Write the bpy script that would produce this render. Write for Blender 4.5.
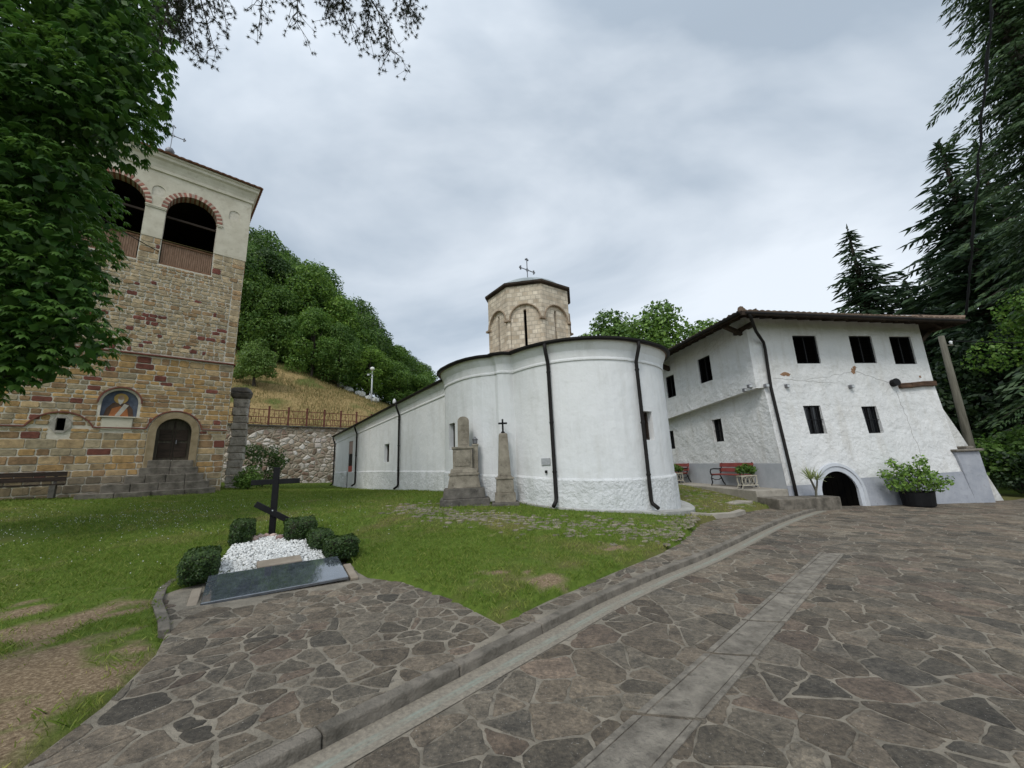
import bpy, bmesh, math, random
import numpy as np
from mathutils import Vector, Matrix, noise
from mathutils.geometry import tessellate_polygon

for _o in list(bpy.data.objects):
    bpy.data.objects.remove(_o)
C = bpy.context.scene.collection
SC = bpy.context.scene
R = math.radians
rnd = random.Random(11)
rng = np.random.default_rng(11)

# ------------------------------------------------------------------ camera
cam_d = bpy.data.cameras.new('camera')
cam_d.sensor_width = 36.0
cam_d.lens = 385.0 / 1024.0 * 36.0
cam_d.clip_start = 0.05
cam_d.clip_end = 3000
cam = bpy.data.objects.new('camera', cam_d)
C.objects.link(cam)
_p, _r = math.atan(385.0 / 1860.0), R(2.4)
F_ = Vector((0, math.cos(_p), math.sin(_p)))
R0 = Vector((1, 0, 0))
U0 = Vector((0, -math.sin(_p), math.cos(_p)))
RR = R0 * math.cos(_r) - U0 * math.sin(_r)
UU = R0 * math.sin(_r) + U0 * math.cos(_r)
M = Matrix((RR, UU, -F_)).transposed().to_4x4()
M.translation = (0, 0, 1.6)
cam.matrix_world = M
SC.camera = cam

# ------------------------------------------------------------------ world, sun, exposure
SUN_EL, SUN_AZ = R(50), R(203)          # azimuth clockwise from +Y: behind the camera, a little left
sun_dir = Vector((math.sin(SUN_AZ) * math.cos(SUN_EL), math.cos(SUN_AZ) * math.cos(SUN_EL), math.sin(SUN_EL)))
W = bpy.data.worlds.new('World')
SC.world = W
W.use_nodes = True
nt = W.node_tree
for n in list(nt.nodes):
    nt.nodes.remove(n)
def wn(t, **k):
    n = nt.nodes.new(t)
    for a, b in k.items():
        setattr(n, a, b)
    return n
out = wn('ShaderNodeOutputWorld')
bg = wn('ShaderNodeBackground')
bg.inputs['Strength'].default_value = 0.1
sky = wn('ShaderNodeTexSky', sky_type='NISHITA', sun_disc=False)
sky.sun_elevation = SUN_EL
sky.sun_rotation = SUN_AZ
tc = wn('ShaderNodeTexCoord')
mp = wn('ShaderNodeMapping')
mp.inputs['Rotation'].default_value = (0, 0, R(25))
mp.inputs['Scale'].default_value = (0.9, 1.3, 2.3)
nt.links.new(tc.outputs['Generated'], mp.inputs['Vector'])
n1 = wn('ShaderNodeTexNoise')
n1.inputs['Scale'].default_value = 1.0
n1.inputs['Detail'].default_value = 6
n1.inputs['Roughness'].default_value = 0.52
n1.inputs['Distortion'].default_value = 0.35
nt.links.new(mp.outputs[0], n1.inputs['Vector'])
cr = wn('ShaderNodeValToRGB')
cr.color_ramp.elements[0].position = 0.40
cr.color_ramp.elements[0].color = (4.1, 4.85, 5.7, 1)
cr.color_ramp.elements[1].position = 0.63
cr.color_ramp.elements[1].color = (8.0, 8.6, 9.25, 1)
nt.links.new(n1.outputs['Fac'], cr.inputs['Fac'])
# brighter cloud around the hidden sun
vd = wn('ShaderNodeVectorMath', operation='DOT_PRODUCT')
nt.links.new(tc.outputs['Generated'], vd.inputs[0])
vd.inputs[1].default_value = sun_dir
mr = wn('ShaderNodeMapRange')
mr.inputs['From Min'].default_value = 0.15
mr.inputs['From Max'].default_value = 1.0
mr.inputs['To Min'].default_value = 1.0
mr.inputs['To Max'].default_value = 1.5
nt.links.new(vd.outputs['Value'], mr.inputs['Value'])
mul = wn('ShaderNodeMix', data_type='RGBA', blend_type='MULTIPLY')
mul.inputs['Factor'].default_value = 1
nt.links.new(cr.outputs['Color'], mul.inputs[6])
nt.links.new(mr.outputs[0], mul.inputs[7])
mx = wn('ShaderNodeMix', data_type='RGBA')
mx.inputs['Factor'].default_value = 0.88
nt.links.new(sky.outputs[0], mx.inputs[6])
nt.links.new(mul.outputs[2], mx.inputs[7])
nt.links.new(mx.outputs[2], bg.inputs['Color'])
nt.links.new(bg.outputs[0], out.inputs['Surface'])

sl = bpy.data.lights.new('sun', 'SUN')
sl.energy = 1.5
sl.angle = R(16)
sl.color = (1.0, 0.97, 0.92)
so = bpy.data.objects.new('sun', sl)
C.objects.link(so)
so.rotation_euler = (-sun_dir).to_track_quat('-Z', 'Y').to_euler()
SC.view_settings.view_transform = 'Standard'
SC.view_settings.look = 'None'
SC.view_settings.gamma = 1
SC.view_settings.use_curve_mapping = False
SC.view_settings.exposure = 0.22
SC.render.engine = 'CYCLES'
SC.cycles.max_bounces = 6
SC.cycles.diffuse_bounces = 3
SC.cycles.transparent_max_bounces = 4
SC.cycles.use_denoising = True

# ------------------------------------------------------------------ helpers
def tag(o, label=None, cat=None, group=None, kind=None):
    if label: o['label'] = label
    if cat: o['category'] = cat
    if group: o['group'] = group
    if kind: o['kind'] = kind
    return o

def thing(name, label, cat, loc=(0, 0, 0), rz=0.0, group=None):
    o = bpy.data.objects.new(name, None)
    o.empty_display_size = 0.2
    C.objects.link(o)
    o.location = loc
    o.rotation_euler = (0, 0, rz)
    return tag(o, label, cat, group)

def copy_tree(o, parent=None):
    c = o.copy()
    C.objects.link(c)
    if parent: c.parent = parent
    for ch in list(o.children):
        copy_tree(ch, c)
    return c

def finish(name, me, mat, parent=None, smooth=False, bevel=0.0):
    o = bpy.data.objects.new(name, me)
    C.objects.link(o)
    if mat is not None: me.materials.append(mat)
    if parent is not None: o.parent = parent
    if smooth:
        me.shade_smooth()
    if bevel:
        b = o.modifiers.new('bevel', 'BEVEL')
        b.width = bevel
        b.segments = 2
        b.limit_method = 'ANGLE'
    return o

class MB:
    def __init__(s):
        s.v, s.f, s.c = [], [], []
    def add(s, vs, fs, col=None):
        k = len(s.v)
        s.v += [tuple(v) for v in vs]
        s.f += [tuple(i + k for i in f) for f in fs]
        if col is not None: s.c += [col] * len(vs)
        return s
    def box(s, c, d, rz=0.0, rot=None, col=None):
        hx, hy, hz = d[0] / 2, d[1] / 2, d[2] / 2
        m = rot if rot is not None else Matrix.Rotation(rz, 3, 'Z')
        c = Vector(c)
        vs = [c + m @ Vector((x * hx, y * hy, z * hz)) for z in (-1, 1) for x, y in ((-1, -1), (1, -1), (1, 1), (-1, 1))]
        return s.add(vs, [(3, 2, 1, 0), (4, 5, 6, 7), (0, 1, 5, 4), (1, 2, 6, 5), (2, 3, 7, 6), (3, 0, 4, 7)], col)
    def bar(s, a, b, w, h, up=(0, 0, 1)):
        a, b = Vector(a), Vector(b)
        x = (b - a).normalized()
        y = Vector(up).cross(x)
        if y.length < 1e-4: y = Vector((1, 0, 0)).cross(x)
        y.normalize()
        z = x.cross(y)
        m = Matrix((x, y, z)).transposed()
        return s.box((a + b) / 2, ((b - a).length, w, h), rot=m)
    def frustum(s, c, d0, d1, h, rz=0.0):
        m = Matrix.Rotation(rz, 3, 'Z')
        c = Vector(c)
        vs = []
        for (dx, dy), z in ((d0, 0), (d1, h)):
            vs += [c + m @ Vector((x * dx / 2, y * dy / 2, z)) for x, y in ((-1, -1), (1, -1), (1, 1), (-1, 1))]
        return s.add(vs, [(3, 2, 1, 0), (4, 5, 6, 7), (0, 1, 5, 4), (1, 2, 6, 5), (2, 3, 7, 6), (3, 0, 4, 7)])
    def tube(s, pts, r, n=8, col=None):
        pts = [Vector(p) for p in pts]
        rs = r if isinstance(r, (list, tuple)) else [r] * len(pts)
        t0 = (pts[1] - pts[0]).normalized()
        ref = Vector((0, 0, 1)) if abs(t0.z) < 0.9 else Vector((1, 0, 0))
        nrm = t0.cross(ref).normalized()
        vs, fs = [], []
        for i, p in enumerate(pts):
            a = pts[max(i - 1, 0)]
            b = pts[min(i + 1, len(pts) - 1)]
            t = (b - a).normalized()
            nrm = (nrm - t * nrm.dot(t)).normalized()
            bn = t.cross(nrm)
            for k in range(n):
                an = 2 * math.pi * k / n
                vs.append(p + (nrm * math.cos(an) + bn * math.sin(an)) * rs[i])
        for i in range(len(pts) - 1):
            for k in range(n):
                k2 = (k + 1) % n
                fs.append((i * n + k, i * n + k2, (i + 1) * n + k2, (i + 1) * n + k))
        fs.append(tuple(range(n - 1, -1, -1)))
        m = (len(pts) - 1) * n
        fs.append(tuple(m + k for k in range(n)))
        return s.add(vs, fs, col)
    def lathe(s, prof, n=16, c=(0, 0, 0)):
        vs, fs = [], []
        for r_, z in prof:
            for k in range(n):
                an = 2 * math.pi * k / n
                vs.append((c[0] + r_ * math.cos(an), c[1] + r_ * math.sin(an), c[2] + z))
        for i in range(len(prof) - 1):
            for k in range(n):
                k2 = (k + 1) % n
                fs.append((i * n + k, i * n + k2, (i + 1) * n + k2, (i + 1) * n + k))
        fs.append(tuple(range(n - 1, -1, -1)))
        fs.append(tuple((len(prof) - 1) * n + k for k in range(n)))
        return s.add(vs, fs)
    def prism(s, pts, z0, z1):
        """pts 2D polygon; z0,z1 numbers or functions of (x,y)"""
        f0 = z0 if callable(z0) else (lambda x, y: z0)
        f1 = z1 if callable(z1) else (lambda x, y: z1)
        n = len(pts)
        vs = [(x, y, f0(x, y)) for x, y in pts] + [(x, y, f1(x, y)) for x, y in pts]
        fs = [tuple(range(n - 1, -1, -1)), tuple(range(n, 2 * n))]
        fs += [(i, (i + 1) % n, n + (i + 1) % n, n + i) for i in range(n)]
        return s.add(vs, fs)
    def extrude_y(s, pts, y0, y1):
        """2D polygon in the xz plane, thickness from y0 to y1"""
        n = len(pts)
        vs = [(x, y0, z) for x, z in pts] + [(x, y1, z) for x, z in pts]
        fs = [tuple(range(n)), tuple(range(2 * n - 1, n - 1, -1))]
        fs += [(i, n + i, n + (i + 1) % n, (i + 1) % n) for i in range(n)]
        return s.add(vs, fs)
    def loft(s, rings, closed=True, cap=False):
        n = len(rings[0])
        vs = [p for r_ in rings for p in r_]
        fs = []
        for i in range(len(rings) - 1):
            for k in range(n if closed else n - 1):
                k2 = (k + 1) % n
                fs.append((i * n + k, i * n + k2, (i + 1) * n + k2, (i + 1) * n + k))
        if cap:
            fs.append(tuple(range(n - 1, -1, -1)))
            fs.append(tuple((len(rings) - 1) * n + k for k in range(n)))
        return s.add(vs, fs)
    def panel(s, outer, holes, fmap, depth=0.0, dirn=(0, 1, 0)):
        """flat panel (2D outline with holes) mapped by fmap(x,z); hole edges get reveals of given depth"""
        loops = [[Vector((x, z, 0)) for x, z in outer]] + [[Vector((x, z, 0)) for x, z in h] for h in holes]
        tris = tessellate_polygon(loops)
        flat = [p for l in loops for p in l]
        s.add([fmap(p.x, p.y) for p in flat], [tuple(t) for t in tris])
        if depth:
            d = Vector(dirn) * depth
            for h in holes:
                n = len(h)
                a = [Vector(fmap(x, z)) for x, z in h]
                s.add(a + [p + d for p in a], [(i, (i + 1) % n, n + (i + 1) % n, n + i) for i in range(n)])
        return s
    def build(s, name, mat, parent=None, smooth=False, bevel=0.0, attr='Col'):
        me = bpy.data.meshes.new(name)
        me.from_pydata(s.v, [], s.f)
        if s.c:
            a = me.attributes.new(attr, 'FLOAT_COLOR', 'POINT')
            cc = np.ones((len(s.v), 4), dtype=np.float32)
            cc[:, :3] = np.array(s.c, dtype=np.float32)
            a.data.foreach_set('color', cc.ravel())
        me.update()
        return finish(name, me, mat, parent, smooth, bevel)

def np_mesh(name, V, Fc, mat, parent=None, col=None, smooth=False):
    """V (n,3), Fc (m,k) constant-size faces, col (n,3) point colours"""
    me = bpy.data.meshes.new(name)
    V = np.ascontiguousarray(V, dtype=np.float32)
    Fc = np.ascontiguousarray(Fc, dtype=np.int32)
    m, k = Fc.shape
    me.vertices.add(len(V))
    me.vertices.foreach_set('co', V.ravel())
    me.loops.add(m * k)
    me.loops.foreach_set('vertex_index', Fc.ravel())
    me.polygons.add(m)
    me.polygons.foreach_set('loop_start', np.arange(0, m * k, k, dtype=np.int32))
    me.update(calc_edges=True)
    if col is not None:
        a = me.attributes.new('Col', 'FLOAT_COLOR', 'POINT')
        cc = np.ones((len(V), 4), dtype=np.float32)
        cc[:, :3] = col
        a.data.foreach_set('color', cc.ravel())
    return finish(name, me, mat, parent, smooth)

def arch(cx, z0, zs, r, n=14, rz=None):
    """outline of an arched opening: bottom z0, springing zs, radius r (rz: rise)"""
    rz = rz or r
    return [(cx - r, z0), (cx + r, z0)] + [(cx + r * math.cos(math.pi * k / n), zs + rz * math.sin(math.pi * k / n)) for k in range(n + 1)]
def rect(x0, x1, z0, z1):
    return [(x0, z0), (x1, z0), (x1, z1), (x0, z1)]

# ------------------------------------------------------------------ materials
def new_mat(name):
    m = bpy.data.materials.new(name)
    m.use_nodes = True
    t = m.node_tree
    b = t.nodes['Principled BSDF']
    return m, t, b
def nd(t, ty, **k):
    n = t.nodes.new(ty)
    for a, b in k.items(): setattr(n, a, b)
    return n
def tex_noise(t, scale, detail=5, rough=0.55, vec=None, dist=0.0):
    n = nd(t, 'ShaderNodeTexNoise')
    n.inputs['Scale'].default_value = scale
    n.inputs['Detail'].default_value = detail
    n.inputs['Roughness'].default_value = rough
    n.inputs['Distortion'].default_value = dist
    if vec is not None: t.links.new(vec, n.inputs['Vector'])
    return n
def coord(t, scale=(1, 1, 1), rot=(0, 0, 0)):
    c = nd(t, 'ShaderNodeTexCoord')
    m = nd(t, 'ShaderNodeMapping')
    m.inputs['Scale'].default_value = scale
    m.inputs['Rotation'].default_value = rot
    t.links.new(c.outputs['Object'], m.inputs['Vector'])
    return m.outputs[0]
def ramp(t, fac, stops):
    r_ = nd(t, 'ShaderNodeValToRGB')
    e = r_.color_ramp.elements
    while len(e) < len(stops): e.new(0.5)
    for i, (p, c) in enumerate(stops):
        e[i].position = p
        e[i].color = (*c, 1) if len(c) == 3 else c
    t.links.new(fac, r_.inputs['Fac'])
    return r_.outputs['Color']
def mixc(t, a, b, fac, blend='MIX'):
    m = nd(t, 'ShaderNodeMix', data_type='RGBA', blend_type=blend)
    for sock, v in ((m.inputs[6], a), (m.inputs[7], b)):
        if isinstance(v, tuple): sock.default_value = (*v, 1)
        else: t.links.new(v, sock)
    if isinstance(fac, (int, float)): m.inputs['Factor'].default_value = fac
    else: t.links.new(fac, m.inputs['Factor'])
    return m.outputs[2]
def bump(t, b, h, strength=0.3, dist=0.02, prev=None):
    n = nd(t, 'ShaderNodeBump')
    n.inputs['Strength'].default_value = strength
    n.inputs['Distance'].default_value = dist
    t.links.new(h, n.inputs['Height'])
    if prev is not None: t.links.new(prev, n.inputs['Normal'])
    t.links.new(n.outputs[0], b.inputs['Normal'])
    return n.outputs[0]

def noisy(name, c0, c1, scale=4.0, rough=0.85, bs=0.3, bd=0.01, bscale=None, stretch=(1, 1, 1), spec=0.3, c2=None, scale2=40, f2=0.5, attr=False, metallic=0.0):
    m, t, b = new_mat(name)
    v = coord(t, stretch)
    n = tex_noise(t, scale, 6, 0.6, v)
    col = ramp(t, n.outputs['Fac'], [(0.32, c0), (0.68, c1)])
    if c2 is not None:
        n2 = tex_noise(t, scale2, 4, 0.65, v)
        f = ramp(t, n2.outputs['Fac'], [(0.55, (0, 0, 0)), (0.75, (f2, f2, f2))])
        col = mixc(t, col, c2, f)
    if attr:
        a = nd(t, 'ShaderNodeAttribute', attribute_name='Col')
        col = mixc(t, a.outputs['Color'], col, 1.0, 'MULTIPLY')
    t.links.new(col, b.inputs['Base Color'])
    b.inputs['Roughness'].default_value = rough
    b.inputs['Specular IOR Level'].default_value = spec
    b.inputs['Metallic'].default_value = metallic
    if bs:
        n3 = tex_noise(t, bscale or scale * 6, 6, 0.65, v)
        bump(t, b, n3.outputs['Fac'], bs, bd)
    return m

def leaf_mat(name, c0, c1, trans=0.3, attr=True, rough=0.5, spec=0.35, vary=0.0):
    m, t, b = new_mat(name)
    a = nd(t, 'ShaderNodeAttribute', attribute_name='Col')
    sx = nd(t, 'ShaderNodeSeparateColor')
    t.links.new(a.outputs['Color'], sx.inputs[0])
    col = ramp(t, sx.outputs[0], [(0.0, c0), (1.0, c1)])
    if vary:
        oi = nd(t, 'ShaderNodeObjectInfo')
        col = mixc(t, col, ramp(t, oi.outputs['Random'], [(0, (1 - vary, 1 - vary, 1 - vary * .6)), (.5, (1, 1, 1)), (1, (1 + vary, 1 + vary * .75, 1))]), 1.0, 'MULTIPLY')
    t.links.new(col, b.inputs['Base Color'])
    b.inputs['Roughness'].default_value = rough
    b.inputs['Specular IOR Level'].default_value = spec
    tr = nd(t, 'ShaderNodeBsdfTranslucent')
    t.links.new(col, tr.inputs['Color'])
    ms = nd(t, 'ShaderNodeMixShader')
    ms.inputs[0].default_value = trans
    t.links.new(b.outputs[0], ms.inputs[1])
    t.links.new(tr.outputs[0], ms.inputs[2])
    t.links.new(ms.outputs[0], t.nodes['Material Output'].inputs['Surface'])
    return m

def whitewash(name, base=(0.78, 0.785, 0.775), stain=(0.52, 0.51, 0.47), amount=0.35, bs=0.45, bd=0.03, bscale=9):
    m, t, b = new_mat(name)
    v = coord(t)
    vs = coord(t, (1.6, 1.6, 0.35))
    n1 = tex_noise(t, 0.7, 5, 0.6, v)
    n2 = tex_noise(t, 1.6, 6, 0.65, vs)
    n3 = tex_noise(t, 22, 4, 0.7, v)
    f1 = ramp(t, n1.outputs['Fac'], [(0.42, (0, 0, 0)), (0.78, (amount,) * 3)])
    f2 = ramp(t, n2.outputs['Fac'], [(0.5, (0, 0, 0)), (0.8, (amount,) * 3)])
    f3 = ramp(t, n3.outputs['Fac'], [(0.58, (0, 0, 0)), (0.8, (amount * 0.6,) * 3)])
    col = mixc(t, base, (base[0] * 0.82, base[1] * 0.84, base[2] * 0.86), f1)
    col = mixc(t, col, stain, f2)
    col = mixc(t, col, (0.42, 0.4, 0.36), f3)
    t.links.new(col, b.inputs['Base Color'])
    b.inputs['Roughness'].default_value = 0.9
    b.inputs['Specular IOR Level'].default_value = 0.2
    nb = tex_noise(t, bscale, 7, 0.62, v)
    p = bump(t, b, nb.outputs['Fac'], bs, bd)
    nb2 = tex_noise(t, 1.6, 3, 0.5, v)
    bump(t, b, nb2.outputs['Fac'], bs, 0.12, p)
    return m

M_white = whitewash('church_whitewash', base=(0.71, 0.715, 0.71), stain=(0.44, 0.43, 0.39), amount=0.48, bs=0.3, bscale=9)
M_plinth = whitewash('rough_cast_whitewash', base=(0.66, 0.665, 0.66), stain=(0.30, 0.32, 0.27), amount=0.5, bs=0.8, bd=0.055, bscale=13)
M_house = whitewash('old_lime_wall', base=(0.67, 0.668, 0.655), stain=(0.42, 0.39, 0.33), amount=0.6, bs=0.8, bd=0.06, bscale=6)
M_butt = whitewash('grimy_lime_wall', base=(0.6, 0.59, 0.56), stain=(0.22, 0.2, 0.17), amount=0.9, bs=0.8, bd=0.06, bscale=6)
M_blue = noisy('blue_grey_plinth_paint', (0.28, 0.295, 0.33), (0.38, 0.39, 0.42), 2.0, 0.85, 0.4, 0.02, 14, c2=(0.2, 0.2, 0.2), scale2=9, f2=0.5)
M_greyplinth = noisy('grey_plinth_paint', (0.33, 0.345, 0.365), (0.43, 0.44, 0.455), 1.5, 0.85, 0.3, 0.02, 14)
M_mortar = noisy('mortar', (0.50, 0.455, 0.37), (0.68, 0.62, 0.52), 6, 0.95, 0.6, 0.02, 40)
M_stone = noisy('wall_stone', (0.62, 0.61, 0.60), (1.25, 1.22, 1.16), 5, 0.9, 0.8, 0.03, 26, attr=True)
M_plaster = noisy('cream_plaster', (0.50, 0.45, 0.35), (0.64, 0.59, 0.48), 1.6, 0.9, 0.3, 0.015, 16, c2=(0.33, 0.28, 0.2), scale2=5, f2=0.45)
M_brick = noisy('red_brick', (0.13, 0.045, 0.032), (0.23, 0.09, 0.062), 5, 0.9, 0.4, 0.01, 30)
M_brickatt = noisy('arch_brick', (0.75, 0.75, 0.75), (1.15, 1.1, 1.1), 6, 0.9, 0.4, 0.01, 30, attr=True)
M_tile = noisy('clay_tile', (0.17, 0.075, 0.05), (0.30, 0.15, 0.10), 3.5, 0.9, 0.5, 0.02, 20, c2=(0.16, 0.15, 0.12), scale2=7, f2=0.7)
M_tile_old = noisy('weathered_tile', (0.11, 0.075, 0.055), (0.24, 0.17, 0.125), 3.5, 0.9, 0.5, 0.02, 20, c2=(0.22, 0.2, 0.17), scale2=8, f2=0.6)
M_darkmetal = noisy('dark_brown_metal', (0.009, 0.0075, 0.007), (0.016, 0.014, 0.013), 3, 0.6, 0.05, 0.002, spec=0.2)
M_darkwood = noisy('dark_wood', (0.018, 0.012, 0.009), (0.05, 0.034, 0.024), 3, 0.85, 0.5, 0.01, 12, stretch=(1, 1, 6))
M_soffit = noisy('aged_roof_timber', (0.02, 0.014, 0.01), (0.06, 0.042, 0.03), 2, 0.9, 0.5, 0.01, 9)
M_wood = noisy('brown_wood', (0.13, 0.065, 0.035), (0.26, 0.14, 0.08), 2.5, 0.8, 0.5, 0.01, 9, stretch=(6, 6, 1))
M_grate = noisy('weathered_slats', (0.16, 0.09, 0.055), (0.30, 0.19, 0.13), 4, 0.85, 0.4, 0.01, 12, stretch=(9, 9, 1))
M_black = noisy('black_paint', (0.005, 0.005, 0.0055), (0.010, 0.010, 0.011), 5, 0.6, 0.1, 0.002, spec=0.18)
M_void = noisy('unlit_interior', (0.002, 0.002, 0.002), (0.004, 0.0035, 0.003), 2, 1.0, 0, spec=0.0)
M_glass, _t, _b = new_mat('dark_window_glass')
_b.inputs['Base Color'].default_value = (0.012, 0.013, 0.015, 1)
_b.inputs['Roughness'].default_value = 0.12
M_lead = noisy('dull_lead', (0.22, 0.25, 0.26), (0.36, 0.40, 0.41), 3, 0.6, 0.2, 0.01, 14)
M_iron = noisy('grey_iron', (0.14, 0.14, 0.15), (0.24, 0.24, 0.25), 8, 0.5, 0.1, 0.003, metallic=0.5)
M_galv = noisy('pale_galvanised_steel', (0.42, 0.44, 0.45), (0.55, 0.57, 0.58), 6, 0.5, 0.05, 0.003)
M_red = noisy('red_bench_wood', (0.17, 0.035, 0.03), (0.26, 0.06, 0.05), 4, 0.55, 0.2, 0.005, 20, stretch=(1, 6, 1))
M_reddoor = noisy('red_door_paint', (0.42, 0.07, 0.05), (0.52, 0.11, 0.08), 3, 0.6, 0.1, 0.005)
M_rust = noisy('rust_red_iron', (0.10, 0.035, 0.025), (0.19, 0.07, 0.048), 6, 0.8, 0.2, 0.005)
M_gravestone = noisy('old_grave_stone', (0.14, 0.12, 0.09), (0.32, 0.285, 0.225), 3.5, 0.92, 0.7, 0.015, 26, c2=(0.06, 0.055, 0.045), scale2=6, f2=0.8)
M_gravedark = noisy('lichened_base_stone', (0.06, 0.055, 0.048), (0.15, 0.135, 0.115), 4, 0.95, 0.8, 0.02, 24, c2=(0.2, 0.19, 0.17), scale2=9, f2=0.6)
M_oldstone = noisy('old_column_stone', (0.22, 0.195, 0.16), (0.46, 0.425, 0.37), 3, 0.95, 0.9, 0.04, 12, c2=(0.05, 0.05, 0.045), scale2=4, f2=0.85)
M_stepstone = noisy('step_stone', (0.075, 0.066, 0.052), (0.21, 0.185, 0.15), 3.5, 0.95, 0.8, 0.02, 18, c2=(0.05, 0.045, 0.04), scale2=6, f2=0.7)
M_granite, _t, _b = new_mat('polished_grey_granite')
_v = coord(_t)
_n = tex_noise(_t, 6, 6, 0.7, _v, 1.5)
_t.links.new(ramp(_t, _n.outputs['Fac'], [(0.3, (0.035, 0.04, 0.05)), (0.7, (0.10, 0.115, 0.135))]), _b.inputs['Base Color'])
_b.inputs['Roughness'].default_value = 0.06
_b.inputs['IOR'].default_value = 1.75
_b.inputs['Coat Weight'].default_value = 1.0
_b.inputs['Coat Roughness'].default_value = 0.03
_b.inputs['Coat IOR'].default_value = 1.7
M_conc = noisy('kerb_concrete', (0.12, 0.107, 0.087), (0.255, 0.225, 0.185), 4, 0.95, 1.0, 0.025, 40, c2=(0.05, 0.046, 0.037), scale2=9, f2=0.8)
M_conc2 = noisy('drain_concrete', (0.125, 0.11, 0.09), (0.29, 0.26, 0.213), 7, 0.95, 1.0, 0.02, 55, c2=(0.05, 0.047, 0.04), scale2=18, f2=0.75)
M_terr = noisy('terrace_concrete', (0.26, 0.235, 0.195), (0.38, 0.345, 0.29), 2.5, 0.92, 0.6, 0.012, 30, c2=(0.17, 0.15, 0.12), scale2=7, f2=0.5)
M_apron = noisy('pale_apron_concrete', (0.27, 0.265, 0.245), (0.42, 0.415, 0.39), 2.5, 0.92, 0.6, 0.012, 30, c2=(0.25, 0.26, 0.22), scale2=9, f2=0.6)
M_pave_mortar = noisy('paving_mortar', (0.145, 0.128, 0.10), (0.33, 0.29, 0.228), 5.0, 0.95, 1.0, 0.02, 50, c2=(0.07, 0.063, 0.053), scale2=10, f2=0.85)
M_slabbeige = noisy('beige_block', (0.22, 0.18, 0.135), (0.33, 0.28, 0.22), 4, 0.9, 0.4, 0.01, 30)
M_pebble = noisy('white_pebble', (0.72, 0.72, 0.70), (1.1, 1.1, 1.08), 9, 0.7, 0, attr=True)
M_rock = noisy('pink_rock', (0.7, 0.7, 0.7), (1.25, 1.2, 1.2), 8, 0.85, 0.6, 0.01, 30, attr=True)
M_bark = noisy('bark', (0.032, 0.026, 0.02), (0.08, 0.066, 0.052), 5, 0.95, 0.9, 0.03, 18, stretch=(3, 3, 0.6))
M_polewood = noisy('grey_pole_wood', (0.075, 0.07, 0.052), (0.15, 0.14, 0.11), 4, 0.9, 0.6, 0.01, 20, stretch=(5, 5, 0.4))

# paving stones: colour per stone, pits and scratches
M_pave, _t, _b = new_mat('paving_stone')
_v = coord(_t)
_a = nd(_t, 'ShaderNodeAttribute', attribute_name='Col')
_n1 = tex_noise(_t, 7, 7, 0.7, _v)
_n2 = tex_noise(_t, 75, 4, 0.7, _v)
_n5 = tex_noise(_t, 32, 5, 0.75, _v)
_n3 = tex_noise(_t, 0.45, 4, 0.6, _v)
_c = mixc(_t, _a.outputs['Color'], ramp(_t, _n1.outputs['Fac'], [(0.3, (0.55, 0.55, 0.55)), (0.72, (1.5, 1.44, 1.36))]), 1.0, 'MULTIPLY')
_c = mixc(_t, _c, ramp(_t, _n3.outputs['Fac'], [(0.3, (0.75, 0.76, 0.78)), (0.7, (1.22, 1.2, 1.15))]), 1.0, 'MULTIPLY')
_c = mixc(_t, _c, ramp(_t, _n5.outputs['Fac'], [(0.28, (0.45, 0.45, 0.45)), (0.5, (1, 1, 1)), (0.72, (1.6, 1.55, 1.48))]), 1.0, 'MULTIPLY')
_c = mixc(_t, _c, (0.50, 0.48, 0.43), ramp(_t, _n2.outputs['Fac'], [(0.64, (0, 0, 0)), (0.70, (0.85, 0.85, 0.85))]))
_t.links.new(_c, _b.inputs['Base Color'])
_b.inputs['Roughness'].default_value = 0.82
_b.inputs['Specular IOR Level'].default_value = 0.3
_p1 = bump(_t, _b, _n1.outputs['Fac'], 1.0, 0.035)
bump(_t, _b, _n5.outputs['Fac'], 0.9, 0.02, _p1)

# ------------------------------------------------------------------ ground heights
def S_(x, y=0):
    return -0.031 * min(max(x, -12.0), 40.0)
KERB = [(-8.0, -5.0), (-4.5, -1.15), (-1.55, 2.17), (-0.05, 3.82), (0.95, 4.93), (1.95, 5.9), (3.0, 6.84), (4.3, 8.12), (5.6, 9.45), (7.0, 10.8), (8.34, 12.0), (9.6, 13.05), (10.55, 13.84)]
CTRL = [(-1.7, 2.3, .17), (-.2, 3.95, .11), (2.7, 6.95, .01), (4.1, 8.4, -.02), (5.3, 9.7, -.06), (7.9, 12.2, -.14), (10, 13.8, -.2),
        (-3, 3.3, .18), (-3.6, 4.3, .2), (-2.4, 5.75, .2), (-1, 5.2, .17), (0.2, 5.3, .15), (-3.4, 6.5, .25), (-4.8, 7.75, .40),
        (-6, 3, .26), (-8, 5, .42), (-3, 9, .46), (0, 8, .33), (0, 6.2, .2), (-3, 12, .62), (-1.4, 10.7, .56), (-.3, 10.5, .53),
        (1.0, 10.1, .44), (2.2, 9.8, .35), (4.1, 10.9, .185), (3, 8.6, .15), (-2.3, 12.8, .7), (-5.2, 17.5, .64), (-8, 20, .6), (-13, 28.5, .48),
        (-10, 11, .78), (-15, 14, 1.03), (-12.6, 16.9, .98), (-17.5, 12.2, 1.16), (-16, 24, .9), (-20, 28, 1.1),
        (6.2, 13, .1), (5.0, 11.2, .03), (6.5, 15, .22), (7.5, 18, .3), (8, 22, .33), (-40, 10, 1.8), (-25, 0, 1.3), (40, 30, -1.2), (30, 0, -1.1), (0, -30, 0.2), (-30, -20, .6), (0, 60, 1.0), (20, 20, -.55), (24, 24, -.7), (-2, -4, .2)]
_cp = np.array(CTRL)
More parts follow.
